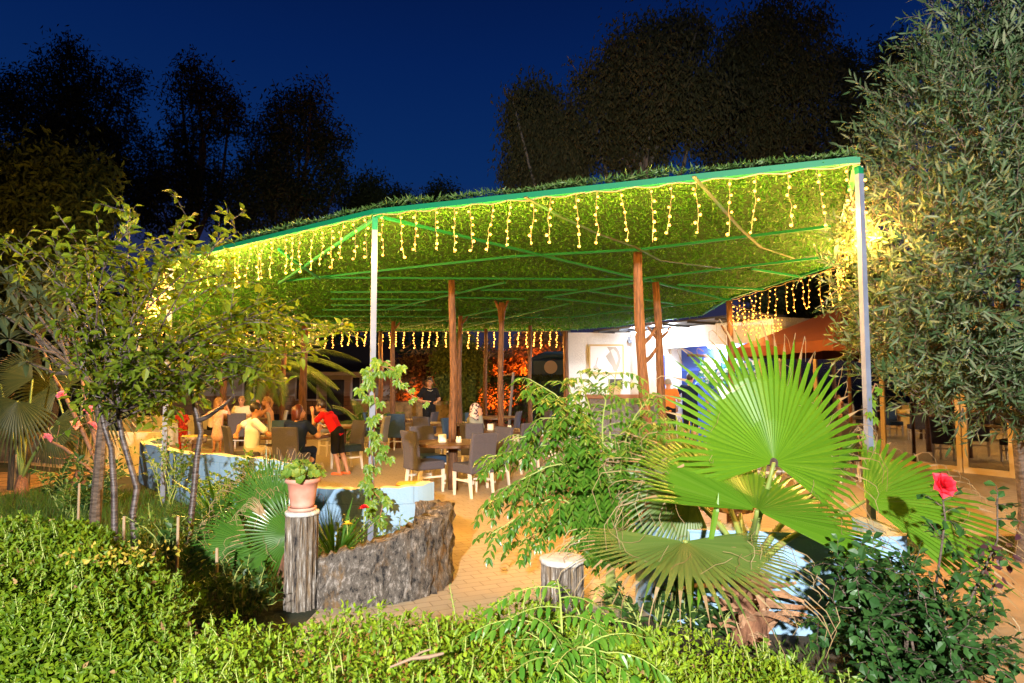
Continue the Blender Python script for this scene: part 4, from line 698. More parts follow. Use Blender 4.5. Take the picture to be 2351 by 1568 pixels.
far_tree('dark tree with two peaks left of the open sky', [(645, 235, 32), (715, 215, 32), (690, 290, 70), (620, 330, 55), (755, 320, 42), (700, 400, 95), (600, 430, 55), (775, 420, 28), (640, 500, 110), (590, 380, 40)], 46, 6000, M['nightleaf'], trunk=680)
far_tree('small dark tree just above the canopy left of the open sky', [(850, 440, 32), (820, 480, 40), (880, 470, 28)], 52, 1500, M['nightleaf'], trunk=850); far_tree('tiny distant tree beside the small dark one', [(912, 455, 16), (935, 462, 12), (895, 470, 16)], 60, 600, M['nightleaf'], trunk=912, cr=.4); far_tree('tiny distant tree alone under the open sky', [(1008, 442, 14), (1035, 448, 10), (990, 455, 12)], 60, 500, M['nightleaf'], trunk=1008, cr=.4)
far_tree('drooping dark tree left in the right hand group', [(1230, 235, 45), (1195, 300, 42), (1262, 300, 52), (1190, 380, 36), (1290, 370, 60), (1210, 420, 40), (1180, 240, 16)], 40, 5200, M['nightleaf2'], bark='palebark', trunk=1330, droop=1.6, cr=.45)
far_tree('broad dark tree with a pale forked trunk in the right hand group', [(1500, 85, 42), (1440, 130, 50), (1565, 95, 50), (1400, 200, 60), (1500, 220, 110), (1370, 300, 70), (1460, 330, 80), (1600, 240, 80), (1600, 70, 25), (1340, 190, 25)], 38, 9000, M['nightleaf2'], bark='palebark', trunk=1525, droop=1.2, cr=.5)
far_tree('tallest dark tree of the right hand group', [(1700, 95, 45), (1775, 45, 36), (1760, 150, 90), (1850, 75, 45), (1680, 200, 85), (1800, 250, 100), (1700, 330, 95), (1860, 160, 50)], 40, 8500, M['nightleaf2'], trunk=1740, droop=1.2, cr=.5)
far_tree('dark tree behind the olive top', [(1930, 160, 42), (2050, 130, 40), (2090, 170, 30), (1980, 230, 75), (1900, 330, 80), (2000, 320, 75)], 44, 5500, M['nightleaf2'], trunk=1980)
far_tree('low dark trees behind the grey house', [(480, 800, 60), (600, 770, 60), (720, 770, 55), (840, 790, 55), (950, 800, 50), (1010, 790, 40), (400, 760, 70), (780, 720, 40)], 46, 6000, M['nightleaf'], trunk=700)
far_tree('low dark trees at the far left edge below the tall ones', [(-60, 760, 90), (40, 800, 80), (130, 790, 80), (230, 780, 80), (320, 740, 70), (60, 700, 70), (200, 690, 60)], 34, 6000, M['nightleaf'], trunk=130)
far_tree('dark tree behind the bar roof next to the olive', [(1790, 720, 60), (1880, 690, 60), (1970, 660, 70), (2060, 700, 80), (1850, 760, 50), (1940, 780, 60), (2150, 760, 80), (2260, 800, 80), (1740, 770, 40)], 27, 7000, M['nightleaf'], trunk=1950)
M['midleaf'] = leafmat('dim_green_leaf', [(.06, .10, .02), (.10, .13, .025), (.07, .10, .02)], .6, .2, .2)
far_tree('dim green feathery tree at the left edge before the tall ones', [(80, 430, 90), (185, 410, 55), (60, 530, 90), (190, 480, 50), (90, 620, 70), (20, 640, 70), (150, 560, 40)], 19, 6500, M['midleaf'], L=.28, W=.10, trunk=110, cr=.25, group='trees around the terrace')
far_tree('dim bushy tree behind the waiter and the log posts', [(1055, 800, 30), (1075, 850, 38), (1040, 880, 30), (1060, 915, 28), (1020, 830, 22)], 26, 4500, M['midleaf'], L=.16, W=.07, trunk=1062, cr=.18, droop=.3, group='trees around the terrace')
M['redleaf'] = leafmat('dry_tree_leaf', [(.16, .10, .04), (.24, .14, .05), (.12, .07, .03)], .6, .25, .2)
far_tree('orange red lit tree right of the log posts', [(1240, 800, 36), (1215, 830, 30), (1270, 825, 26), (1250, 850, 30)], 33, 3800, M['redleaf'], L=.32, W=.10, trunk=1245, cr=.28, droop=.2, group='trees lit red behind the terrace')
far_tree('orange red lit tree in the middle of the log posts', [(1120, 850, 32), (1150, 880, 36), (1100, 880, 28), (1180, 850, 26)], 33, 3800, M['redleaf'], L=.32, W=.10, trunk=1140, cr=.28, droop=.2, group='trees lit red behind the terrace')
far_tree('dim red lit tree behind the waiter', [(945, 860, 24), (960, 890, 26), (940, 900, 22), (985, 850, 20)], 30, 2600, M['redleaf'], L=.3, W=.10, trunk=955, cr=.26, droop=.2, group='trees lit red behind the terrace')
for i, (px, py, e, Y) in enumerate(((1250, 868, 9000, 31), (1140, 905, 3600, 31), (955, 915, 900, 28.6))):
    l = bpy.data.lights.new('red_flood', 'SPOT'); l.energy = e; l.color = (1, .16, .015); l.shadow_soft_size = .15; l.spot_size = R(110); l.spot_blend = .6; o = bpy.data.objects.new('red_flood', l); col.objects.link(o); p = at(px, py, Y); p[2] = max(.3, p[2]-.6); o.location = p
    o.rotation_euler = (Vector((0, 2.2, 1.6))).to_track_quat('-Z', 'Y').to_euler()
# dark clipped hedge at the back
def hedge_block(name, label, x0, x1, y0, y1, h, n, m, L, W, kind='mid'):
    t = thing(name, label, 'hedge', ((x0+x1)/2, (y0+y1)/2, 0)); s = rng.random(n); P = np.c_[rnd(x0, x1, n), rnd(y0, y1, n), h*rng.random(n)**.6]; f = rng.random(n); P[f < .4, 1] = y0+rnd(-.1, .15, (f < .4).sum()); P[(f > .4) & (f < .7), 2] = h+rnd(-.15, .1, ((f > .4) & (f < .7)).sum())
    P -= np.array(((x0+x1)/2, (y0+y1)/2, 0)); mb = MB(); mb.leaves(P, nrm(randdir(n)+(0, -.3, .3)), randdir(n), rnd(.7, 1.2, n)*L, rnd(.7, 1.2, n)*W, kind); mb.build('foliage', m, t)
    mb = MB()
    for k in range(14): x = rnd(x0, x1)-(x0+x1)/2; mb.tube([(x, 0, 0), (x+rnd(-.1, .1), rnd(-.1, .1), h*.9)], [.03, .012], 5)
    mb.build('stems', M['darkbark'], t)
hedge_block('hedge', 'tall dark clipped hedge behind the log posts', -1.2, 3.2, 26.5, 27.6, 1.9, 6000, M['nightleaf'], .15, .07)
hedge_block('hedge', 'long dark hedge at the far left behind the garden wall', -26, -13.2, 20, 21.5, 1.5, 6000, M['nightleaf'], .2, .09)
# ================================================================ near vegetation
def fan_leaf(mb, H, u, v, Rr, spread=R(130), n=44, droop=.18, cup=.15, split=.5, tipcurl=.25, asym=0, fil=True, mi=0, mfil=1, n_=None, rlo=.8):
    """palmate frond: hub H, mid direction u, lateral v"""
    H = np.asarray(H, float); u = nrm(u); v = nrm(np.asarray(v)-u*np.dot(u, v)); n_ = np.cross(u, v)
    if n_[1] > 0 and abs(n_[1]) > abs(n_[2]): n_ = -n_
    da = 2*spread/n; g = np.array((0, 0, -1.))
    for i in range(n):
        a = -spread+da*(i+.5)+asym; Rl = Rr*(rlo+(1-rlo)*math.cos((a-asym)*.62)**2)*rnd(.95, 1.04)
        def pt(r, aa, lift):
            d = u*math.cos(aa)+v*math.sin(aa); f = r/Rr
            return H+d*r+n_*(-cup*Rr*f*f+lift)+g*droop*Rr*f**2.2
        st_ = [.03*Rr, .28*Rl, split*Rl]; V = []
        for r in st_:
            hw = da/2; lift = .22*r*da; V += [pt(r, a-hw, 0), pt(r, a, lift), pt(r, a+hw, 0)]
        wv = rnd(-.02, .02); hw0 = split*Rl*da/2
        for f, s in ((.66, .82), (.83, .55)):
            hw = hw0*s/(f*Rl); V += [pt(f*Rl, a+wv*f-hw, 0)+g*tipcurl*.15*Rr*(f-split)**2, pt(f*Rl, a+wv*f, .12*hw0)+g*tipcurl*.15*Rr*(f-split)**2, pt(f*Rl, a+wv*f+hw, 0)+g*tipcurl*.15*Rr*(f-split)**2]
        tc = tipcurl*rnd(.2, 1.2); tip = pt(Rl*.99, a+wv, 0)+g*tc*.13*Rr; V.append(tip)
        q = []
        for k in range(4): b_ = k*3; q += [(b_, b_+1, b_+4, b_+3), (b_+1, b_+2, b_+5, b_+4)]
        mb.add(V, [np.array(q)], mi); mb.f.append((np.array([(12, 13, 15), (13, 14, 15)])+mb.n-16, mfil if rng.random() < .45 else mi))
        if fil and rng.random() < .75:
            d = nrm(tip-V[13]); sd = randdir(1)[0]*.5; L_ = rnd(.06, .19)*Rr/.75; P = [tip-d*.01, tip+d*L_*.5+g*L_*.1, tip+d*L_*.8+g*L_*.5+sd*L_*.3, tip+d*L_*.6+g*L_*1.1+sd*L_*.6]
            mb.tube(P, [.0035, .0026, .002, .0012], 3, mfil, cap=False)
        if fil and rng.random() < .30:   # loose fibre between the segments
            p = pt(split*Rl, a+da/2, .01); r1 = randdir(1)[0]; P = [p]; 
            for k in range(4): r1 = nrm(r1+randdir(1)[0]*.8+n_*.2); P.append(P[-1]+r1*.045)
            mb.tube(P, .0016, 3, mfil, cap=False)
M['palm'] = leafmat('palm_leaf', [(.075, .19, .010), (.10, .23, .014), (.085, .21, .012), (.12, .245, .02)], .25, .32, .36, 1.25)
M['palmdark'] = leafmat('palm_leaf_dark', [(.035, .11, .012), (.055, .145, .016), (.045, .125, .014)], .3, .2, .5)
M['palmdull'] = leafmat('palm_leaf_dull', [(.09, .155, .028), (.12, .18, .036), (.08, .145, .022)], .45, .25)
M['dry'] = leafmat('dry_palm', [(.36, .25, .12), (.26, .16, .07), (.42, .32, .18)], .7, .25)
M['petiole'] = mat('palm_petiole', (.16, .24, .05), .45, (.24, .26, .06), 6); M['palmtrunk'] = mat('palm_trunk_fibre', (.12, .05, .025), .9, (.26, .12, .06), 18, bump=1, bs=50, stretch=(1, 1, .5)); M['palmboot'] = mat('palm_leaf_base', (.30, .14, .07), .7, (.40, .24, .14), 8, bump=.5, bs=40)
def frond(root, crown, H, u, v, Rr, mats, sag=.0, pr=.016, **k):
    mb = MB(); fan_leaf(mb, H, u, v, Rr, **k); o = mb.build('frond', [M[mats], M['dry']], root)
    P0 = np.asarray(crown, float); Hh = np.asarray(H, float); t = np.linspace(0, 1, 9)[:, None]; P = P0+(Hh-P0)*t+np.array((0, 0, .12))*np.sin(t*PI)*(1-t)-np.array((0, 0, sag))*np.sin(t*PI)
    mb = MB(); mb.tube(P, np.linspace(pr*1.5, pr*.75, 9), 6)
    for i in range(22):   # marginal teeth
        f = rnd(.05, .9); p = np.array([np.interp(f, t[:, 0], P[:, c]) for c in range(3)]); sd = nrm(np.cross(Hh-P0, (0, 1, .2)))*(1 if i % 2 else -1); mb.tube([p+sd*pr*.8, p+sd*(pr+.014)+np.array((0, 0, .006))], [.004, .0008], 4)
    mb.build('petiole', M['petiole'], o, smooth=True); return o
# ---- the big fan palm on the right
palm = thing('fan_palm', 'big fan palm with bright green fronds in front of the right blue wall', 'palm'); base = gnd(1722, 1478); crown = base+np.array((0, .0, .42))
mb = MB(); mb.lathe([(.10, -.02), (.115, .04), (.105, .16), (.09, .30), (.07, .42), (.03, .5)], base, 22, wob=lambda a, z: 1+.1*np.sin(a*4+z*30)); mb.build('trunk', M['palmtrunk'], palm)
for i in range(26):
    a = i*2.4; z = .07+.0145*i; d = np.array((math.cos(a), math.sin(a), 0)); p = base+d*.075+np.array((0, 0, z)); L_ = rnd(.15, .33); up = rnd(-.2, .8)
    P = [p, p+d*L_*.4+np.array((0, 0, L_*up*.6)), p+d*L_*.8+np.array((0, 0, L_*up*.65)), p+d*L_*1.1+np.array((0, 0, L_*up*.3))]; mb = MB(); sd = np.cross(d, (0, 0, 1)); V = []; hw = [.06, .040, .026, .012]
    for q, w_ in zip(P, hw): V += [q-sd*w_-np.array((0, 0, .006)), q+np.array((0, 0, .018*w_/.06+.004)), q+sd*w_-np.array((0, 0, .006)), q-np.array((0, 0, .022*w_/.06+.006))]
    f = []; 
    for k in range(3):
        for j in range(4): f.append((k*4+j, k*4+(j+1) % 4, k*4+4+(j+1) % 4, k*4+4+j))
    mb.add(V, [np.array(f), np.array([(12, 13, 14, 15)])])
    for j in range(6): q = np.array(P[1])+(np.array(P[3])-P[1])*j/6; s_ = sd*(.028-.002*j)*(1 if j % 2 else -1); mb.tube([q+s_*.8, q+s_*1.5+d*.006], [.005, .001], 4)
    mb.build('leaf_base', M['palmboot'], palm)
Y0 = base[1]
frond(palm, crown, at(1777, 1062, Y0-.12), (.16, .20, .97), (1, .22, -.1), .97, 'palm', spread=R(117), n=50, droop=.01, cup=.13, split=.56, tipcurl=.5, rlo=.66)
frond(palm, crown, at(1738, 1172, Y0-.42), (.10, .85, .30), (.95, -.05, -.33), .88, 'palm', spread=R(118), n=50, droop=.07, cup=.10, split=.6, tipcurl=.6, rlo=1.0)
frond(palm, crown, at(1571, 1243, Y0-.55), (.02, -.95, -.17), (1, .0, -.04), .70, 'palmdull', spread=R(114), n=44, droop=.06, cup=-.03, split=.58, tipcurl=.6, rlo=.85)
frond(palm, crown, at(1985, 1150, Y0+.25), (.97, .05, .06), (-.05, .75, .65), 1.0, 'palm', spread=R(64), n=30, droop=.06, cup=.1, split=.55, tipcurl=.4)
frond(palm, crown, at(1570, 1108, Y0+.65), (-.50, .45, .74), (.8, .3, .4), .80, 'palmdull', spread=R(75), n=36, droop=.12, cup=.15, split=.5, tipcurl=.5)
frond(palm, crown, at(1585, 1130, Y0+.35), (-.62, -.30, -.40), (.4, -.2, -.7), .52, 'palmdull', spread=R(80), n=30, droop=.35, cup=.2, split=.5, tipcurl=.8)
frond(palm, crown, at(1660, 1120, Y0+.5), (-.80, .35, .18), (.1, .5, .7), .85, 'palm', spread=R(48), n=24, droop=.14, cup=.1, split=.5, tipcurl=.5)
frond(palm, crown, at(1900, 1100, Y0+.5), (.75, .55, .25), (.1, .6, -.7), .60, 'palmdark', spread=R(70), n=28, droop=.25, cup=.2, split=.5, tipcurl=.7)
frond(palm, crown, at(1700, 1180, Y0+.3), (-.2, .1, -.9), (.9, -.2, 0), .5, 'dry', spread=R(40), n=18, droop=.3, cup=.2, split=.4, tipcurl=1.2)
mb = MB()
for p0, p1, w_ in (((1612, 1300), (1605, 1400), .035), ((1586, 1290), (1592, 1395), .03), ((1650, 1130), (1628, 1290), .04)):
    a, b_ = at(*p0, Y0-.5), at(*p1, Y0-.55); mb.leaves([a], [b_-a], [(0, -1, .3)], np.linalg.norm(b_-a), w_, 'long')
mb.build('folded_blade', M['palm'], palm)
# ---- fan palm left of the pot pillar
def small_palm(label, base, fr_, name='fan_palm'):
    t = thing(name, label, 'palm'); base = np.asarray(base, float); mb = MB(); mb.lathe([(.10, -.02), (.11, .08), (.07, .25), (.03, .33)], base, 16, wob=lambda a, z: 1+.12*np.sin(a*4+z*30)); mb.build('trunk', M['palmtrunk'], t)
    for H, u, v, r, m_, kw in fr_: frond(t, base+np.array((0, 0, .25)), H, u, v, r, m_, **kw)
    return t
bL = gnd(668, 1345); yl = bL[1]
small_palm('fan palm with spiky dark green fronds behind the pot pillar', bL, [
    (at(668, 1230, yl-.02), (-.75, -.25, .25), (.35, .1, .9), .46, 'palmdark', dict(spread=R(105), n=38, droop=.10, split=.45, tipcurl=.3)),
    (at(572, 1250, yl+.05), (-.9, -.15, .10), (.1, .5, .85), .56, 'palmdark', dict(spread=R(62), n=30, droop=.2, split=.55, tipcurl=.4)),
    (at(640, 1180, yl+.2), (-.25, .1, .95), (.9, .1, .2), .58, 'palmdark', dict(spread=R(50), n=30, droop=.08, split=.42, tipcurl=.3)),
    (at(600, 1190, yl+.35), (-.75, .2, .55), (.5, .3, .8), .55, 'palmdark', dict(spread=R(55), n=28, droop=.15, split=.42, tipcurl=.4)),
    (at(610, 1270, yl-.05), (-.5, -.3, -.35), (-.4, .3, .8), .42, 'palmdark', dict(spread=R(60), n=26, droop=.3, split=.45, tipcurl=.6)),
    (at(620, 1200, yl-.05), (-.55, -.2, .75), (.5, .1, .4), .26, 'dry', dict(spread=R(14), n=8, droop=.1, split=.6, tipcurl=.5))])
def yucca(label, base, n, Lr, tilt, m='palmdark', wd=.035, name='yucca', lean=(0, 0)):
    t = thing(name, label, 'plant', base); a = rnd(0, 2*PI, n); e = rnd(tilt[0], tilt[1], n); d = np.c_[np.cos(a)*np.cos(e)+lean[0], np.sin(a)*np.cos(e)+lean[1], np.sin(e)]; mb = MB()
    P = np.c_[np.cos(a)*.03, np.sin(a)*.03, rnd(.08, .22, n)]; mb.leaves(P, d, np.c_[-np.cos(a), -np.sin(a), np.full(n, 1.2)], rnd(*Lr, n), rnd(.8, 1.15, n)*wd, 'long', fold=.35, curl=rnd(.0, .16, n)); mb.build('leaves', M[m], t)
    mb = MB(); mb.tube([(0, 0, 0), (0, 0, .22)], [.05, .04], 8); mb.build('stem', M['palmtrunk'], t); return t
yucca('spiky dark green yucca clump in front of the left blue wall end', gnd(610, 1240), 90, (.5, .85), (R(15), R(88)), wd=.042)
yucca('spiky yucca with narrow upright leaves between the pot pillar and the blue wall', gnd(770, 1330), 46, (.35, .62), (R(20), R(75)), wd=.034, lean=(.35, 0))
yucca('spreading dark yucca left of the fan palm below the small tree', gnd(500, 1235), 46, (.4, .7), (R(10), R(60)), wd=.045)
# ---- clipped hedges in the foreground
def hedge(label, top, n, m, L, W, sprig, seed, yel=None):
    """top(u, v) -> surface point and normal; leaves on and just under the surface, upright sprigs, twigs below"""
    t = thing('hedge', label, 'hedge'); u = rng.random(n); v = rng.random(n); P, Nn = top(u, v); dp = rng.random(n)**1.5*.19; bump = .036*np.sin(P[:, 0]*9+seed)*np.sin(P[:, 1]*8+P[:, 2]*7)+rng.normal(0, .010, n)
    P = P+Nn*(bump-dp)[:, None]; d = nrm(Nn*.8+randdir(n)*.95+np.array((0, -.1, .15))); mb = MB(); mb.leaves(P, d, nrm(Nn+randdir(n)*.6), rnd(.55, 1.35, n)*L, rnd(.7, 1.25, n)*W, 'ovate', fold=.35, curl=rnd(.0, .45, n)); mb.build('foliage', m, t)
    k = n//110; P2 = P[:k]+Nn[:k]*.01; mb = MB(); mb.leaves(P2, randdir(k)+Nn[:k]*.3, randdir(k), L*rnd(.7, 1.2, k), W, 'ovate', curl=.4); mb.build('dead_leaves', M['deadleaf'], t)
    k = sprig; P, Nn = top(rng.random(k), rng.random(k)*.85+.15*0); mb = MB(); mt = MB()
    for p, nn in zip(P, Nn):
        h = rnd(.02, .07)*rnd(.6, 1.6); d = nrm(nn*.8+np.array((0, 0, .5))+rng.normal(0, .32, 3)); q = p+d*h; mt.tube([p-d*.08, p+d*h*.5+rng.normal(0, .004, 3), q], [.0026, .002, .0012], 4, cap=False)
        c = int(5+h*60); f = np.linspace(.1, 1, c); ang = np.arange(c)*2.4; s1 = nrm(np.cross(d, (1, .2, .1))); s2 = np.cross(d, s1); sd = np.cos(ang)[:, None]*s1+np.sin(ang)[:, None]*s2
        mb.leaves(p+d*h*f[:, None], sd*.8+d*.65, d[None]*np.ones((c, 1))-sd*.3, L*rnd(.55, .95, c)*(1.15-.5*f), W*rnd(.6, .9, c)*(1.15-.5*f), 'ovate', fold=.35, curl=.2)
    mb.f += [(f+mb.n, 1) for f, _ in mt.f]; mb.v += mt.v; mb.n += mt.n; mb.build('new_shoots', [M['hedgeshoot'], M['hedgestem']], t)
    mb = MB(); k = 260; P, Nn = top(rng.random(k), rng.random(k))
    for p, nn in zip(P, Nn): b0 = np.array((p[0]+rnd(-.2, .2), p[1]+rnd(.0, .25), 0.0)); b1 = p-nn*.05; mb.tube([b0, b0*.45+b1*.55+rng.normal(0, .03, 3), b1], [.010, .006, .003], 5)
    mb.build('twigs', M['bark'], t)
    if yel:
        c, k, rr = yel; mb = MB(); P = np.array(c)+rng.normal(0, 1, (k, 3))*np.array(rr); mb.leaves(P, randdir(k)+np.array((0, 0, .4)), randdir(k), rnd(.02, .032, k), rnd(.012, .02, k), 'ovate'); mb.build('yellow_leaves', leafmat('yellow_leaf', [(.34, .28, .03), (.45, .34, .05), (.25, .24, .02)], .5, .3), t)
    return t
M['deadleaf'] = leafmat('dead_leaf', [(.20, .11, .04), (.30, .20, .07), (.14, .07, .03)], .8, .1); M['hedgefront'] = leafmat('front_hedge_leaf', [(.11, .205, .008), (.18, .285, .012), (.25, .34, .02), (.07, .15, .010), (.20, .29, .015)], .5, .3, .22); M['hedgeleft'] = leafmat('left_hedge_leaf', [(.06, .13, .004), (.105, .185, .006), (.17, .235, .010), (.045, .10, .006), (.13, .19, .008)], .5, .25, .22)
M['hedgeshoot'] = leafmat('hedge_shoot_leaf', [(.15, .27, .025), (.20, .31, .035), (.12, .23, .02)], .4, .35); M['hedgestem'] = mat('hedge_shoot_stem', (.28, .33, .08), .6)
def prof_top(px_pts, Yb, h_of=None, Yf=1.75, zf=.1):
    xs = np.array([p[0] for p in px_pts], float); ys = np.array([p[1] for p in px_pts], float)
    return xs, ys
def front_top(u, v):
    # back rim follows the picture at depth Yb; the top falls gently towards the camera, then the front face drops
    px = 430+u*(2010-430); py = np.interp(px, [430, 480, 520, 600, 700, 850, 1000, 1150, 1300, 1450, 1600, 1750, 1880, 2010], [1540, 1450, 1405, 1392, 1408, 1388, 1378, 1374, 1380, 1408, 1450, 1478, 1540, 1630])
    Yb = np.interp(px, [430, 700, 1300, 2010], [2.75, 2.78, 2.75, 2.85]); a = (px-1175.5)/FPX; zb = CAMH+(885-py)/FPX*Yb; f = np.clip(v/.8, 0, 1); g = np.clip((v-.8)/.2, 0, 1)
    Y = Yb-1.15*f-.08*g; z = zb+.02*f-.06*np.sin(np.clip(f, 0, 1)*PI*.5)**2-.5*g; X = a*Yb*(1+.03*f)*.5+a*(Yb-1.15*f)*.5
    n = len(u); nn = np.zeros((n, 3)); nn[:, 2] = 1-.6*g; nn[:, 1] = -.12-.9*g; e = np.clip((f-.0)/.06, 0, 1); nn[:, 1] += .8*(1-e); return np.c_[X, Y, z], nrm(nn)
hedge('bright green clipped hedge across the bottom of the view', front_top, 42000, M['hedgefront'], .026, .0145, 400, 1)
def left_top(u, v):
    px = -260+u*(452+260); py = np.interp(px, [-260, 0, 120, 250, 330, 400, 452], [1150, 1178, 1185, 1205, 1250, 1290, 1330]); Yb = np.interp(px, [-260, 0, 300, 452], [4.3, 4.2, 3.9, 3.5]); a = (px-1175.5)/FPX; zb = CAMH+(885-py)/FPX*Yb
    f = np.clip(v/.55, 0, 1); g = np.clip((v-.55)/.45, 0, 1); Y = Yb-1.15*f-.28*g; z = zb-.06*f-.10*f*f-(zb-.18)*g; X = a*Yb*(1-f)+(a*(Yb-1.15)*.99)*f; X += .10*g
    n = len(u); nn = np.zeros((n, 3)); nn[:, 2] = 1-.75*g; nn[:, 1] = -.3-.8*g; nn[:, 0] = np.clip((px-300)/150, 0, 1)*.6; return np.c_[X, Y, z], nrm(nn)
hedge('darker green hedge filling the lower left corner', left_top, 48000, M['hedgeleft'], .036, .019, 260, 2, yel=(at(290, 1275, 3.3), 90, (.14, .10, .012)))
tw = MB(); P = [at(895, 1532, 1.95), at(945, 1512, 1.98), at(985, 1508, 2.0), at(1018, 1500, 2.02)]; tw.tube(P, [.003, .005, .006, .004], 6); tw.tube([P[1], at(965, 1498, 2.0), at(990, 1490, 2.0)], [.004, .003, .002], 5); tag(tw.build('dry_twig', mat('dry_twig', (.24, .16, .10), .8)), 'dry broken twig lying on top of the bright front hedge', 'twig')
# ---- olive tree at the right
M['olive'] = leafmat('olive_leaf', [(.028, .066, .022), (.045, .09, .030), (.09, .125, .055), (.022, .055, .018), (.15, .17, .095), (.05, .095, .025)], .48, .15, .3, 1.2)
olv = thing('olive_tree', 'dense olive tree with grey green leaves filling the right edge', 'tree', (0, 0, 0)); oc = [(2340, 520, 5.75, 395, 430), (2330, 120, 5.8, 225, 260), (2180, 640, 5.7, 235, 270), (2420, 250, 5.9, 330, 330), (2400, 760, 5.8, 330, 230), (2260, 330, 5.7, 260, 220), (2040, 600, 5.75, 130, 130), (2080, 800, 5.6, 120, 120), (2200, 880, 5.6, 150, 80)]
oc = [(at(x, y, Y), rx*Y/FPX, rz*Y/FPX) for x, y, Y, rx, rz in oc]
tb = np.array((at(2344, 1000, 6.1)[0]+.06, 6.1, 0)); k = 4700; wts = np.array([r*z for _, r, z in oc]); ci = rng.choice(len(oc), k, p=wts/wts.sum()); dr = randdir(k); dr[:, 1] = np.where(rng.random(k) < .62, -np.abs(dr[:, 1]), dr[:, 1])
S_ = np.array([oc[i][0]+dr[j]*np.array((oc[i][1], min(oc[i][1], 1.15), oc[i][2]))*(.74+.24*rng.random()) for j, i in enumerate(ci)]); mb = MB(); ms = MB(); LP, LD, LN, LL = [], [], [], []
for s0, d0 in zip(S_, dr):
    d = nrm(d0*.75+np.array((0, 0, .35))+rng.normal(0, .38, 3)); L_ = rnd(.18, .42); m = 7; P = [s0]; 
    for i in range(m): d = nrm(d+rng.normal(0, .10, 3)+np.array((0, 0, .02))); P.append(P[-1]+d*L_/m)
    P = np.array(P); ms.tube(P[::2], np.linspace(.004, .0015, len(P[::2])), 4, cap=False); c = int(L_*40); f = np.linspace(.08, 1, c); q = np.stack([np.interp(f*m, np.arange(m+1), P[:, a]) for a in range(3)], 1)
    s1 = nrm(np.cross(d, randdir(1)[0])); s2 = np.cross(d, s1); an = np.arange(c)*PI/2+np.repeat(np.arange((c+1)//2), 2)[:c]*0.0+(np.arange(c) % 2)*PI; an = (np.arange(c)//2)*(PI/2)+(np.arange(c) % 2)*PI; sd = np.cos(an)[:, None]*s1+np.sin(an)[:, None]*s2
    LP.append(q); LD.append(nrm(sd*.75+d*.75+rng.normal(0, .15, (c, 3)))); LN.append(nrm(np.cross(sd, d)*.2+d-sd*.5)); LL.append(rnd(.075, .118, c))
LP, LD, LN, LL = map(np.concatenate, (LP, LD, LN, LL)); mb.leaves(LP, LD, LN, LL, LL*.21, 'long', fold=.3, curl=rnd(-.1, .25, len(LL))); mb.build('crown', M['olive'], olv); ms.build('twigs', M['bark'], olv)
mb = MB(); mb.tube([tb, tb+(.04, 0, .5), tb+(-.02, .02, 1.1), tb+(.05, -.1, 1.8), tb+(.1, -.2, 2.6)], [.15, .12, .10, .085, .06], 12, jit=.12)
for c_, r_, z_ in oc: a = tb+np.array((.0, -.03, rnd(1.1, 1.9))); mb.tube([a, (a+c_)/2+rng.normal(0, .12, 3), c_, c_+np.array((rnd(-.3, .1), 0, z_*.5))], [.06, .045, .03, .012], 8)
mb.build('trunk', M['bark'], olv)
# ---- branching shrub/tree growth with leaves along the shoots
def grow(paths, anchors, p, d, L, r, depth, spread=.55, up=.12, nb=(2, 3), shrink=.68, wig=.16, seg=5):
    P = [np.array(p, float)]; dd = nrm(d)
    for i in range(seg): dd = nrm(dd+rng.normal(0, wig, 3)+np.array((0, 0, up))); P.append(P[-1]+dd*L/seg)
    P = np.array(P); paths.append((P, np.linspace(r, r*.6, seg+1), depth))
    if depth <= 1: anchors.append((P, dd))
    if depth > 0:
        for k in range(random.randint(*nb)):
            f = rnd(.35, 1.0); q = np.array([np.interp(f*seg, np.arange(seg+1), P[:, a]) for a in range(3)]); nd = nrm(dd+randdir(1)[0]*spread*1.3); grow(paths, anchors, q, nd, L*shrink*rnd(.75, 1.15), r*.55, depth-1, spread, up, nb, shrink, wig, seg)
def leafy(t, paths, anchors, m, bark, L, W, per=34, kind='ovate', twig_n=5, curl=.25, hang=0, fname='crown', bname='trunk'):
    ms = MB()
    for P, r, dep in paths: ms.tube(P, np.maximum(r, .0016), 8 if dep > 2 else twig_n, cap=False)
    ms.build(bname, bark, t, smooth=True); A_, B_, C_, LL = [], [], [], []
    for P, d in anchors:
        ln = np.sum(np.linalg.norm(np.diff(P, axis=0), axis=1)); c = max(3, int(ln*per)); f = np.linspace(.12, 1, c); q = np.stack([np.interp(f*(len(P)-1), np.arange(len(P)), P[:, a]) for a in range(3)], 1); s1 = nrm(np.cross(d, (0.1, .2, 1))); s2 = np.cross(s1, d)
        an = (np.arange(c) % 2)*PI+rng.normal(0, .5, c); sd = np.cos(an)[:, None]*s1+np.sin(an)[:, None]*s2; A_.append(q); B_.append(nrm(sd*.9+d*.6+rng.normal(0, .22, (c, 3))+np.array((0, 0, -hang)))); C_.append(nrm(s2+rng.normal(0, .3, (c, 3))+np.array((0, 0, .5)))); LL.append(rnd(.7, 1.2, c)*L)
    A_, B_, C_, LL = map(np.concatenate, (A_, B_, C_, LL)); mb = MB(); mb.leaves(A_, B_, C_, LL, LL*W/L, kind, fold=.3, curl=rnd(0, curl*1.6, len(LL))); mb.build(fname, m, t)
M['cherry'] = leafmat('plum_leaf', [(.085, .15, .010), (.13, .20, .012), (.19, .24, .02), (.095, .165, .012), (.16, .20, .02)], .5, .42, .25)
M['birchbark'] = mat('banded_bark', (.030, .020, .017), .35, (.12, .09, .08), 8, .4, .62, bump=.3, bs=30, stretch=(.5, .5, 7), spec=.6)
Yc = 5.9
def pth(pts): return np.array([at(x, y, Y) for x, y, Y in pts])
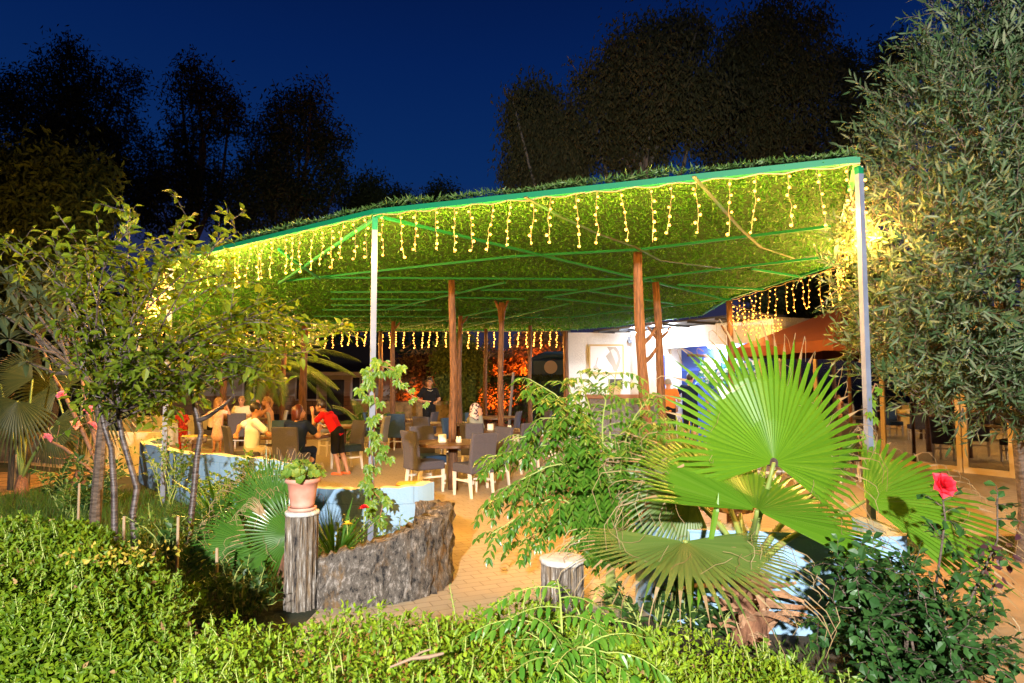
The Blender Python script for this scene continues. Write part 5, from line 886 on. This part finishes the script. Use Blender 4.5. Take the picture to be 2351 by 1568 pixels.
ch = thing('plum_tree', 'small leafy plum tree with thin shiny trunks at the left', 'tree'); paths, anch = [], []
t1 = pth([(318, 1235, 5.75), (305, 1180, 5.8), (315, 1120, 5.85), (297, 1060, 5.9), (280, 1000, 5.9), (272, 950, 5.9), (278, 900, 5.9), (268, 850, 5.9)]); t1[0, 2] = 0; t2 = pth([(268, 1200, 5.95), (262, 1120, 5.95), (256, 1030, 5.95), (240, 980, 5.95), (228, 920, 5.95), (215, 850, 5.95)]); t2[0, 2] = 0
paths += [(t1, np.linspace(.030, .017, len(t1)), 9), (t2, np.linspace(.030, .016, len(t2)), 9)]
tips = [(90, 560), (170, 520), (300, 465), (255, 540), (350, 520), (430, 480), (545, 510), (480, 560), (400, 600), (560, 620), (620, 660), (690, 700), (740, 750), (650, 760), (560, 720), (460, 700), (330, 650), (200, 640), (190, 650), (230, 700), (240, 730), (380, 780), (520, 810), (620, 830), (470, 850), (330, 830), (180, 800), (650, 680), (800, 720), (290, 590), (440, 640), (20, 545), (600, 790), (700, 800), (300, 890), (230, 860)]
for i, (x, y) in enumerate(tips):
    Y = Yc+rnd(-.75, .55); tip = at(x, y+22, Y); st_ = (t1 if i % 3 else t2)[-1-random.randint(0, 2)]; m_ = (st_+tip)/2+np.array((rnd(-.1, .1), rnd(-.15, .15), rnd(.05, .22))); P = np.array([st_, st_*.7+m_*.3+rng.normal(0, .02, 3), m_, m_*.45+tip*.55+rng.normal(0, .03, 3), tip]); paths.append((P, np.linspace(.011, .003, 5), 3)); anch.append((P[2:], nrm(tip-m_)))
    for k in range(7): f = rnd(.15, 1); q = np.array([np.interp(f*4, np.arange(5), P[:, a]) for a in range(3)]); grow(paths, anch, q, nrm(tip-st_)+randdir(1)[0]*.9, rnd(.22, .38), .005, 1, .7, -.01, (1, 3))
leafy(ch, paths, anch, M['cherry'], M['birchbark'], .098, .05, per=22, curl=.3)
ch2 = thing('sapling', 'young tree with a banded shiny trunk before the long blue wall', 'tree'); paths, anch = [], []
t1 = pth([(432, 1190, 6.3), (446, 1120, 6.3), (452, 1050, 6.3), (462, 990, 6.3), (452, 950, 6.3), (440, 900, 6.3)]); t1[0, 2] = 0; paths.append((t1, np.linspace(.031, .021, len(t1)), 9)); br = pth([(458, 965, 6.3), (480, 955, 6.2), (515, 930, 6.1), (540, 905, 6.0)]); paths.append((br, np.linspace(.026, .008, 4), 4))
for x, y in ((400, 880), (350, 860), (430, 830), (500, 830), (560, 820), (375, 930), (520, 850), (600, 845), (470, 800)):
    tip = at(x, y, 6.3+rnd(-.4, .3)); P = np.array([t1[-1], (t1[-1]+tip)/2+rng.normal(0, .05, 3), tip]); paths.append((P, np.array([.012, .008, .004]), 3)); 
    for k in range(4): grow(paths, anch, P[1]+(tip-P[1])*rnd(0, 1), nrm(tip-P[0])+randdir(1)[0]*.8, rnd(.25, .45), .004, 1, .7, .04, (1, 2))
leafy(ch2, paths, anch, M['cherry'], M['birchbark'], .09, .05, per=26)
# ---- leafy weeds and bushes below the small trees and round the planter
def bush(label, px, py, Y, rx, rz, m, L, W, n=9, per=30, name='shrub', kind='ovate', cat='shrub', bark='hedgestem', h0=None):
    b0 = gnd(px, py) if Y is None else np.array((at(px, py, Y)[0], Y, 0)); t = thing(name, label, cat, b0); paths, anch = [], []
    for i in range(n): a = rnd(0, 2*PI); grow(paths, anch, (math.cos(a)*.04, math.sin(a)*.04, 0), np.array((math.cos(a)*rx, math.sin(a)*rx, rz*rnd(.8, 1.3))), rnd(.45, .75)*math.hypot(rx, rz), .008, 1, .6, .06, (2, 4), .7)
    leafy(t, paths, anch, m, M[bark], L, W, per=per, kind=kind, fname='leaves', bname='stems'); return t
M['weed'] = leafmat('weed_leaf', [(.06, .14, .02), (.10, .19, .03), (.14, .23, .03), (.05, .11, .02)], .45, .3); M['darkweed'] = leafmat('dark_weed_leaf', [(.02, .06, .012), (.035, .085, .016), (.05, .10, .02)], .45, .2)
bush('light green leafy shrub between the yucca and the long blue wall', 560, 1200, None, .3, .8, M['weed'], .075, .05, 9)
bush('leafy shrub left of the spiky yucca, before the blue wall', 480, 1190, None, .3, .6, M['weed'], .07, .045, 8)
bush('thin vine like shrub around the left canopy post', 385, 1160, 8.6, .18, 1.3, M['weed'], .06, .04, 6, 22)
bush('leafy weed right beside the dark fluted pillar', 150, 1190, None, .3, .5, M['weed'], .07, .04, 8)
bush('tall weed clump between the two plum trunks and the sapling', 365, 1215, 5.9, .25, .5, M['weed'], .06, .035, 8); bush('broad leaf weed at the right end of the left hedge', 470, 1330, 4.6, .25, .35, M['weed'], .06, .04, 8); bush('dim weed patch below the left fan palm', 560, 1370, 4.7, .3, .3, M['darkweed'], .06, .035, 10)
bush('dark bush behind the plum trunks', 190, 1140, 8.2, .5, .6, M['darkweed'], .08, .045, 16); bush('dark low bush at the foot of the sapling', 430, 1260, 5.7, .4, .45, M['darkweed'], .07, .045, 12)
bush('upright reddish shoot in front of the pale blue seat wall', 915, 1205, 5.9, .06, .45, M['weed'], .05, .022, 3, 46); bush('upright reddish shoot left of the flowering one by the blue wall', 812, 1240, 5.85, .08, .45, M['darkweed'], .05, .03, 3, 40)
bush('dark low leaves between the fan palm and the rock wall', 840, 1300, 5.6, .25, .28, M['darkweed'], .07, .045, 8)
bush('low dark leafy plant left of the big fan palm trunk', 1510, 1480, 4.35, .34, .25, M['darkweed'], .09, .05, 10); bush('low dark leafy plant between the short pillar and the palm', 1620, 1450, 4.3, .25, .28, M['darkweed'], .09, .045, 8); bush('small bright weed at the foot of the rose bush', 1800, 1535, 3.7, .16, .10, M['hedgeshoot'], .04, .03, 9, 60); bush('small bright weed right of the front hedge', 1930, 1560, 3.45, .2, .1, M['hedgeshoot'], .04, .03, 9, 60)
# red and yellow flowers by the planter
def blossom(label, p, r, c, n=18, name='flower', stemto=None, leaves=0, cat='flower'):
    t = thing(name, label, cat, p); mb = MB(); k = np.arange(n); a = k*2.4; f = (k+.5)/n; e = np.interp(f, [0, 1], [R(82), R(8)]); d = np.c_[np.cos(a)*np.cos(e), np.sin(a)*np.cos(e), np.sin(e)]; side = np.c_[-np.cos(a)*np.sin(e), -np.sin(a)*np.sin(e), np.cos(e)]
    mb.leaves(d*r*.08, d, side, r*np.interp(f, [0, 1], [.65, 1.0]), r*np.interp(f, [0, 1], [.6, 1.05]), 'round', fold=.45, curl=np.interp(f, [0, 1], [-.35, .25])); mb.build('petals', leafmat('petal_'+name, [c, tuple(min(1, x*1.25+.02) for x in c)], .5, .35), t)
    if stemto is not None: q = np.array(stemto)-np.array(p); mb = MB(); mb.tube([(0, 0, 0), q*.5+(.01, 0, .02), q], [.004, .005, .006], 6); mb.build('stem', M['hedgestem'], t)
    return t
blossom('small red flower behind the yucca beside the corner post', at(836, 1168, 5.9), .05, (.55, .01, .02), stemto=at(830, 1280, 5.85)); blossom('small yellow flower low beside the pot pillar', at(797, 1205, 5.7), .045, (.75, .55, .05), 10, stemto=at(795, 1300, 5.7))
# ---- Virginia creeper on the corner post and on the right post
M['creeper'] = leafmat('creeper_leaf', [(.11, .22, .015), (.15, .27, .02), (.09, .19, .015), (.20, .31, .03)], .42, .35)
def creeper(label, strands, sz, step=.055):
    t = thing('creeper', label, 'climbing plant'); mb = MB(); ms = MB()
    for S, szs in strands:
        S = np.array(S); seg = np.linalg.norm(np.diff(S, axis=0), axis=1); c = np.concatenate([[0], np.cumsum(seg)]); n = max(4, int(c[-1]/step)); f = np.linspace(0, c[-1], n); q = np.stack([np.interp(f, c, S[:, a]) for a in range(3)], 1); ms.tube(q, .005, 5)
        for i, p in enumerate(q):
            k = szs*(1-.55*(i/n)) if szs > 0 else -szs; o = randdir(1)[0]*.06*k/.08; hub = p+o+np.array((0, -.02, 0)); ms.tube([p, hub], .0018, 3, cap=False); d0 = nrm(np.array((rnd(-.6, .6), -.35, -.8))); nn = nrm(np.array((rnd(-.4, .4), -1, .45))); sd = np.cross(d0, nn); m = 5; an = np.linspace(-1.25, 1.25, m); D = np.cos(an)[:, None]*d0+np.sin(an)[:, None]*sd
            mb.leaves(np.repeat(hub[None], m, 0), D, np.repeat(nn[None], m, 0)+rng.normal(0, .15, (m, 3)), k*np.array((.7, .95, 1.1, .95, .7)), k*.46, 'ovate', fold=.3, curl=.2)
    mb.build('leaves', M['creeper'], t); ms.build('stems', mat('creeper_stem', (.25, .12, .06), .7), t)
yA = A[1]-.05
creeper('bright green creeper climbing the corner post with a hanging side shoot', [
    ([at(850, 1190, yA), at(858, 1100, yA), at(850, 1020, yA-.04), at(866, 960, yA-.04), at(858, 900, yA), at(850, 850, yA), at(880, 830, yA-.02)], -.085), ([at(866, 840, yA-.03), at(900, 845, yA-.08), at(920, 875, yA-.1), at(940, 905, yA-.12), at(965, 920, yA-.12), at(990, 922, yA-.12)], .085),
    ([at(848, 850, yA), at(830, 870, yA), at(835, 900, yA)], -.10), ([at(866, 1010, yA), at(890, 1020, yA), at(884, 1060, yA)], -.09), ([at(845, 1120, yA), at(880, 1150, yA), at(870, 1200, yA)], -.09), ([at(885, 830, yA), at(910, 850, yA)], -.10)], .085)
creeper('thin creeper on the right white post behind the big palm', [([at(1990, 1100, B[1]+.1), at(2000, 1000, B[1]+.08), at(1985, 940, B[1]+.05), at(2010, 880, B[1])], -.06), ([at(1990, 1060, B[1]+.1), at(1970, 1000, B[1]+.1)], -.055)], .06)
# ---- arching shrub with drooping compound leaves, left of the palm
M['arch'] = leafmat('compound_leaf', [(.045, .145, .012), (.07, .18, .014), (.10, .21, .02), (.05, .16, .012), (.14, .24, .025)], .32, .3, .45)
def compound_shrub(label, base, arcs, leaf=.075, wd=.030, step=.042, name='compound_shrub'):
    t = thing(name, label, 'shrub'); mb = MB(); ms = MB()
    for pts, r in arcs:
        P = np.array(pts, float); n = 14; tt = np.linspace(0, len(P)-1, n); P = np.stack([np.interp(tt, np.arange(len(P)), P[:, a]) for a in range(3)], 1); P[1:-1] = (P[:-2]+P[1:-1]*2+P[2:])/4; ms.tube(P, np.linspace(r, r*.35, n), 6)
        arc = np.concatenate([[0], np.cumsum(np.linalg.norm(np.diff(P, axis=0), axis=1))]); Lt = arc[-1]; f = np.arange(Lt*.30, Lt, .042)
        for i, s in enumerate(f):
            p = np.array([np.interp(s, arc, P[:, a]) for a in range(3)]); d = nrm(np.array([np.interp(s+.02, arc, P[:, a]) for a in range(3)])-p) if s < Lt-.02 else nrm(P[-1]-P[-2]); side = nrm(np.cross(d, (0, 0, 1)))*(1 if i % 2 else -1); d0 = nrm(d*.5+side*.75+np.array((0, -.15, .05))+rng.normal(0, .2, 3)); L_ = rnd(.15, .27); q = [p]
            for k in range(6): d0 = nrm(d0+np.array((0, 0, -.17))); q.append(q[-1]+d0*L_/6)
            q = np.array(q); ms.tube(q, np.linspace(.0026, .001, 7), 3, cap=False); m = int(L_/step); ff = np.linspace(.18, 1, m); Q = np.stack([np.interp(ff*6, np.arange(7), q[:, a]) for a in range(3)], 1); dl = nrm(q[-1]-q[0]); sd = nrm(np.cross(dl, (0, -.3, 1)))
            for sg in (-1, 1): mb.leaves(Q, nrm(sd*sg*.75+dl*.55+np.array((0, 0, -.35))+rng.normal(0, .12, (m, 3))), nrm(np.array((0, -.25, 1))+rng.normal(0, .2, (m, 3))), leaf*rnd(.8, 1.15, m), wd*rnd(.9, 1.15, m), 'long', fold=.3, curl=.2)
            mb.leaves(q[-1:], [dl+(0, 0, -.4)], [(0, -.4, 1)], leaf, wd, 'long')
    mb.build('leaves', M['arch'], t); ms.build('stems', M['hedgestem'], t); return t
cb = np.array((at(1405, 1400, 4.95)[0], 4.95, 0)); g_ = lambda x, y, Y=4.95: at(x, y, Y)
arcs = []
for tip, mid_ in (((1110, 1160), (1260, 1085)), ((1130, 1225), (1280, 1130)), ((1160, 1120), (1300, 1050)), ((1120, 1050), (1290, 1010)), ((1170, 1010), (1310, 980)), ((1215, 870), (1300, 920)), ((1300, 880), (1340, 960)), ((1330, 850), (1360, 960)), ((1415, 850), (1400, 960)), ((1400, 870), (1380, 980)), ((1500, 900), (1440, 980)), ((1470, 960), (1430, 1040)), ((1240, 960), (1330, 960)), ((1260, 1190), (1350, 1120)), ((1330, 1200), (1390, 1120)), ((1450, 1080), (1430, 1080)), ((1200, 1240), (1330, 1160)), ((1360, 1270), (1400, 1170)), ((1280, 1270), (1370, 1190)), ((1530, 960), (1460, 1020)), ((1290, 1050), (1360, 1040)), ((1380, 1100), (1400, 1120)), ((1260, 910), (1330, 970)), ((1220, 1085), (1320, 1060))):
    dy = rnd(-.25, .35); arcs.append(([cb+rng.normal(0, .03, 3)*np.array((1, 1, 0)), g_(1400, 1230), g_(*mid_, 4.95+dy*.6), g_(*tip, 4.95+dy)], .011))
compound_shrub('arching green shrub with drooping compound leaves left of the big palm', cb, arcs)
wb = np.array((at(1290, 1420, 2.5)[0], 2.45, .35)); compound_shrub('bright feathery weed sprouting through the front hedge', wb, [([wb, at(1290, 1430, 2.45), at(1285, 1360, 2.4), at(1280, 1330, 2.38)], .006), ([wb, at(1240, 1440, 2.4), at(1215, 1410, 2.35)], .005), ([wb, at(1350, 1440, 2.4), at(1420, 1420, 2.35)], .005), ([wb, at(1320, 1480, 2.2), at(1400, 1500, 2.1)], .005), ([wb, at(1250, 1500, 2.2), at(1290, 1540, 2.05)], .005), ([wb, at(1340, 1400, 2.5), at(1370, 1370, 2.5)], .005)], .05, .02, .03, name='feathery_weed')
# ---- rose bush with one big rose at the right
M['rose'] = leafmat('rose_leaf', [(.016, .055, .012), (.028, .085, .018), (.045, .11, .024), (.02, .065, .014)], .42, .15, .3); rs = thing('rose_bush', 'dark green rose bush beside the sandy ground', 'rose bush'); rb = np.array((at(2100, 1560, 3.6)[0], 3.6, 0)); paths, anch = [], []
cs = [(2000, 1300), (2050, 1280), (1950, 1330), (2100, 1320), (2150, 1380), (1980, 1400), (2080, 1420), (2160, 1460), (2010, 1480), (2110, 1500), (1930, 1250), (2190, 1430), (2060, 1360), (1910, 1290), (2050, 1520), (2140, 1540), (1960, 1460), (2200, 1500)]
for x, y in cs:
    tip = at(x+18, y+55, 3.6+rnd(-.4, .3)); m_ = (rb+tip)/2+rng.normal(0, .06, 3); P = np.array([rb+rng.normal(0, .05, 3)*(1, 1, 0), m_, tip]); paths.append((P, np.array([.009, .007, .004]), 3))
    for k in range(10): grow(paths, anch, P[1]+(tip-P[1])*rnd(0, 1.1), randdir(1)[0]+np.array((0, -.2, .3)), rnd(.12, .26), .003, 1, .8, .0, (1, 3))
for pts in (((2140, 1400), (2160, 1270), (2170, 1190), (2163, 1130)), ((2180, 1480), (2240, 1350), (2290, 1240), (2290, 1140)), ((2180, 1500), (2250, 1400), (2290, 1330))):
    P = np.array([rb]+[at(x, y, 3.55) for x, y in pts]); paths.append((P, np.linspace(.008, .004, len(P)), 3)); 
    for k in range(8): q = P[-1]+(P[2]-P[-1])*rnd(.05, 1); grow(paths, anch, q, randdir(1)[0]*.9+np.array((0, -.2, .2)), rnd(.09, .16), .003, 0, .8, .0)
leafy(rs, paths, anch, M['rose'], M['bark'], .056, .042, per=54, kind='round', fname='leaves', bname='canes'); mb = MB(); q = np.array([at(2290, 1250+90*rnd(0, 1), 3.5)+rng.normal(0, .05, 3) for k in range(26)]); mb.leaves(q, randdir(26), randdir(26), .05, .032, 'ovate'); mb.build('red_young_leaves', leafmat('young_rose_leaf', [(.05, .018, .025), (.08, .03, .03)], .4, .2), rs)
rp = at(2163, 1115, 3.5); r_ = blossom('large open pink red rose on a tall stem at the right', rp, .072, (.70, .025, .05), 30, 'rose', at(2166, 1160, 3.54)); r_.rotation_euler = (R(62), 0, R(6))
# pink roses far left
rs2 = thing('rose_bush', 'tall thin rose bush with a few pink blooms at the far left', 'rose bush'); rb2 = np.array((at(215, 1100, 8.6)[0], 8.6, 0)); paths, anch = [], []
for pts in (((230, 1080), (190, 990), (150, 910), (115, 850), (100, 800)), ((235, 1070), (205, 960), (190, 880), (180, 810)), ((240, 1060), (225, 1010), (212, 975)), ((220, 1090), (150, 1030), (110, 1010))):
    P = np.array([rb2]+[at(x, y, 8.6) for x, y in pts]); paths.append((P, np.linspace(.035, .014, len(P)), 3)); 
    for k in range(4): grow(paths, anch, P[-1]+(P[1]-P[-1])*rnd(0, .8), randdir(1)[0]+np.array((0, 0, .2)), .3, .006, 0)
leafy(rs2, paths, anch, M['darkweed'], mat('rose_cane', (.20, .10, .05), .7), .07, .045, per=16, fname='leaves', bname='canes')
for i, (x, y, lb) in enumerate(((143, 908, 'topmost pink rose at the far left, on a leaning cane'), (172, 976, 'pale orange pink rose in the middle of the left rose bush'), (211, 978, 'pink rose right of the left rose bush'), (107, 1006, 'lowest pink rose above the dark pillar path'), (206, 942, 'small pink rose beside the cane of the left bush'))): b_ = blossom(lb, at(x, y, 8.5), .075, (.72, .22, .30) if i != 1 else (.75, .36, .28), 16, 'pink_rose'); b_.rotation_euler = (R(45), 0, i)
# ---- far left: loquat with big grey green leaves, dark fan palms, date palm, cycad, banana
M['loquat'] = leafmat('loquat_leaf', [(.06, .10, .05), (.09, .13, .075), (.05, .085, .04), (.12, .15, .09)], .45, .15, .4)
lq = thing('loquat_tree', 'loquat tree with long grey green leaves at the left edge', 'tree'); mb = MB(); ms = MB(); lb = np.array((at(225, 1000, 7.2)[0], 7.2, 0)); tk = at(190, 860, 7.2); ms.tube([lb, at(235, 980, 7.2), at(225, 900, 7.2), tk], [.06, .05, .045, .035], 8)
for x, y in ((40, 660), (95, 650), (110, 700), (45, 720), (140, 660), (20, 780), (75, 770), (130, 740), (60, 830), (5, 720), (160, 780), (110, 820), (150, 620), (85, 690), (20, 650)):
    h = at(x, y, 7.2+rnd(-.4, .4)); ms.tube([tk, (tk+h)/2+rng.normal(0, .05, 3), h], [.025, .016, .009], 6); m = 15; a = np.arange(m)*2.4; e = np.linspace(1.2, -.5, m); D = np.c_[np.cos(a)*np.cos(e), np.sin(a)*np.cos(e), np.sin(e)]; mb.leaves(h+D*.02, D, np.c_[-np.cos(a)*np.sin(e), -np.sin(a)*np.sin(e), np.cos(e)+.01], rnd(.22, .34, m), rnd(.05, .07, m), 'long', fold=.25, curl=rnd(.1, .4, m))
mb.build('crown', M['loquat'], lq); ms.build('trunk', M['bark'], lq)
bp_ = np.array((at(60, 900, 9.6)[0], 9.6, 0)); M['palmfar'] = leafmat('palm_leaf_painted_shade', [(.045, .06, .015), (.07, .08, .02)], .5, .2); kw = dict(spread=R(95), n=30, droop=.25, split=.5, tipcurl=.5, fil=False)  # palmfar: darker leaf copy, the dimness on these far palms is put into its colour
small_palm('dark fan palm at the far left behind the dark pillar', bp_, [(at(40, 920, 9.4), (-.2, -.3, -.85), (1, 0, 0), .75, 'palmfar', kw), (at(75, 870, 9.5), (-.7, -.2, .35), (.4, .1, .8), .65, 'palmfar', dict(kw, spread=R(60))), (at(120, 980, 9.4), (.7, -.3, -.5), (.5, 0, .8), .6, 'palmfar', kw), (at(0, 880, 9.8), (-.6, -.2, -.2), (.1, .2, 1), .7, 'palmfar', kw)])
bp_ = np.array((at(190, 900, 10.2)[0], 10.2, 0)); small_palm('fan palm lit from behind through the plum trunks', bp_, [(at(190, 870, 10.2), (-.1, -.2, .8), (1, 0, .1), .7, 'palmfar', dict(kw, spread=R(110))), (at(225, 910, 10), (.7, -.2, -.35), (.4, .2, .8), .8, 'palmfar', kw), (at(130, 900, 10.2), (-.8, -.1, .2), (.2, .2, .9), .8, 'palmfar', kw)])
def feather_palm(label, base, h, n, Lf, m, tr, e0=(-.1, 1.0), lw=.028, name='date_palm', tp=None):
    t = thing(name, label, 'palm', base); top = np.array((0, 0, h)); 
    if tr: mb = MB(); mb.tube([(0, 0, 0), (0, 0, h*.5), (0, 0, h)], [tr*1.1, tr*.9, tr*1.15], 14, jit=.12); mb.build('trunk', M['palmtrunk'], t)
    for i in range(n):
        a = i*2.4+.3; e = e0[0]+(e0[1]-e0[0])*((i*7) % n)/n; d = np.array((math.cos(a)*math.cos(e), math.sin(a)*math.cos(e), math.sin(e))); P = [top]; L_ = Lf*rnd(.85, 1.1)
        for k in range(10): d = nrm(d+np.array((0, 0, -.11))); P.append(P[-1]+d*L_/10)
        P = np.array(P); mb = MB(); mb.tube(P, np.linspace(.022, .006, 11), 5); f = np.linspace(.14, 1, 46); q = np.stack([np.interp(f*10, np.arange(11), P[:, c]) for c in range(3)], 1); tg = np.stack([np.interp(f*10, np.arange(11), np.gradient(P[:, c])) for c in range(3)], 1); tg = nrm(tg); sd = nrm(np.cross(tg, (0, 0, 1)))
        for s in (-1, 1): mb.leaves(q, nrm(sd*s*.75+tg*.7+np.array((0, 0, -.22))), np.cross(sd, tg)+rng.normal(0, .1, (46, 3)), Lf*.19*np.sin(np.clip(f, .1, .97)*PI)**.5, lw, 'mid', fold=.3)
        mb.build('frond', M[m], t)
    return t
feather_palm('date palm with drooping fronds in front of the grey house', (at(610, 900, 21)[0], 21, 0), 2.35, 26, 2.9, 'palmdull', .24, (-.1, 1.0), .035)
feather_palm('low cycad with stiff fronds behind the boy in red', (at(835, 960, 19.5)[0], 19.5, 0), .35, 22, 1.3, 'palmdark', .14, (.15, 1.2), .02, 'cycad')
def broad(label, base, n, L_, m): 
    t = thing('banana_plant', label, 'plant', base); a = np.arange(n)*2.4+.5; e = np.linspace(1.3, .35, n); D = np.c_[np.cos(a)*np.cos(e), np.sin(a)*np.cos(e), np.sin(e)]; mb = MB(); mb.leaves(D*.05+np.array((0, 0, .35)), D, np.c_[-np.cos(a), -np.sin(a), np.ones(n)], L_, L_*.3, 'ovate', fold=.25, curl=.25); mb.build('leaves', m, t); mb = MB(); mb.tube([(0, 0, 0), (0, 0, .4)], [.035, .02], 7); mb.build('stem', M['hedgestem'], t)
broad('small banana plant just left of the corner post', (at(826, 1010, 17.2)[0], 17.2, 0), 8, .75, M['weed'])
# ---- stakes, grass
for x, y0, y1, Y, lb in ((285, 1185, 1270, 5.3, 'bamboo stake left of the plum trunk'), (409, 1186, 1290, 5.25, 'bamboo stake between the plum trunk and the yucca'), (498, 1258, 1330, 4.9, 'short bamboo stake left of the fan palm'), (182, 1110, 1190, 6.6, 'thin dark stake at the far left in the grass')):
    p = at(x, y0, Y); mb = MB(); mb.tube([(p[0], Y, 0), (p[0]+.005, Y, p[2]*.5), p], [.012, .0115, .011], 7); tag(mb.build('stake', mat('bamboo', (.34, .25, .15), .7)), lb, 'stake')
M['grass'] = leafmat('grass_blade', [(.03, .095, .008), (.06, .14, .012), (.09, .16, .02)], .5, .35); M['lawngrass'] = leafmat('lawn_grass', [(.07, .13, .015), (.11, .16, .02), (.16, .17, .05)], .5, .3)
def grass(name, region, n, L, m, wd=.006):
    P = region(n); k = len(P); d = np.c_[rng.normal(0, .35, (k, 2)), np.ones(k)]; mb = MB(); mb.leaves(P, d, np.c_[rng.normal(0, 1, (k, 2)), np.zeros(k)], rnd(.5, 1.3, k)*L, wd, 'mid', curl=rnd(0, .4, k)); return tag(mb.build(name, m), None, None, kind='stuff')
def poly_pts(poly_, n, z=.01):
    q = np.array(poly_); lo, hi = q.min(0), q.max(0); p = rng.uniform(lo, hi, (n, 2)); x, y = p.T; r = np.zeros(n, bool); m = len(q)
    for i in range(m):
        (x1, y1), (x2, y2) = q[i], q[(i+1) % m]
        if y1 != y2: r ^= ((y1 > y) != (y2 > y)) & (x < (x2-x1)*(y-y1)/(y2-y1)+x1)
    return np.c_[p[r], np.full(r.sum(), z)]
g1_ = grass('grass', lambda n: poly_pts([(-7.2, 7.6), (-2.6, 4.4), (-1.75, 4.6), (-1.75, 6.2), (-3.0, 7.7), (-5.2, 9.6), (-7.2, 9.8)], n), 26000, .16, M['grass']); tag(g1_, 'dark tall grass in the bed below the small trees', 'grass')
sheet('lawn', [(2.7, 6.45), (12, 6.0), (12, 7.3), (5, 7.1), (2.7, 6.85)], .013, M['lawn'])
g2_ = grass('lawn_grass', lambda n: poly_pts([(2.7, 6.2), (12, 5.9), (12, 7.2), (2.7, 6.9)], n), 16000, .05, M['lawngrass']); tag(g2_, 'short yellow green grass strip between the sand and the pavers', 'grass')
g3_ = grass('weeds', lambda n: poly_pts([(1.0, 2.9), (2.4, 2.9), (2.4, 4.2), (1.4, 4.3)], n), 500, .07, M['weed'], .012); tag(g3_, 'sparse weeds on the bare soil round the palm trunk', 'weeds')
mb = MB(); n = 14; a = rnd(0, 2*PI, n); tuft = gnd(1022, 1340); mb.leaves(np.tile(tuft, (n, 1)), np.c_[np.cos(a)*.6, np.sin(a)*.6, np.ones(n)], np.c_[-np.cos(a), -np.sin(a), np.ones(n)], rnd(.12, .24, n), .007, 'long', curl=.3); tag(mb.build('grass_tuft', M['weed']), 'single grass tuft at the corner of the rough stone planter wall', 'grass tuft')
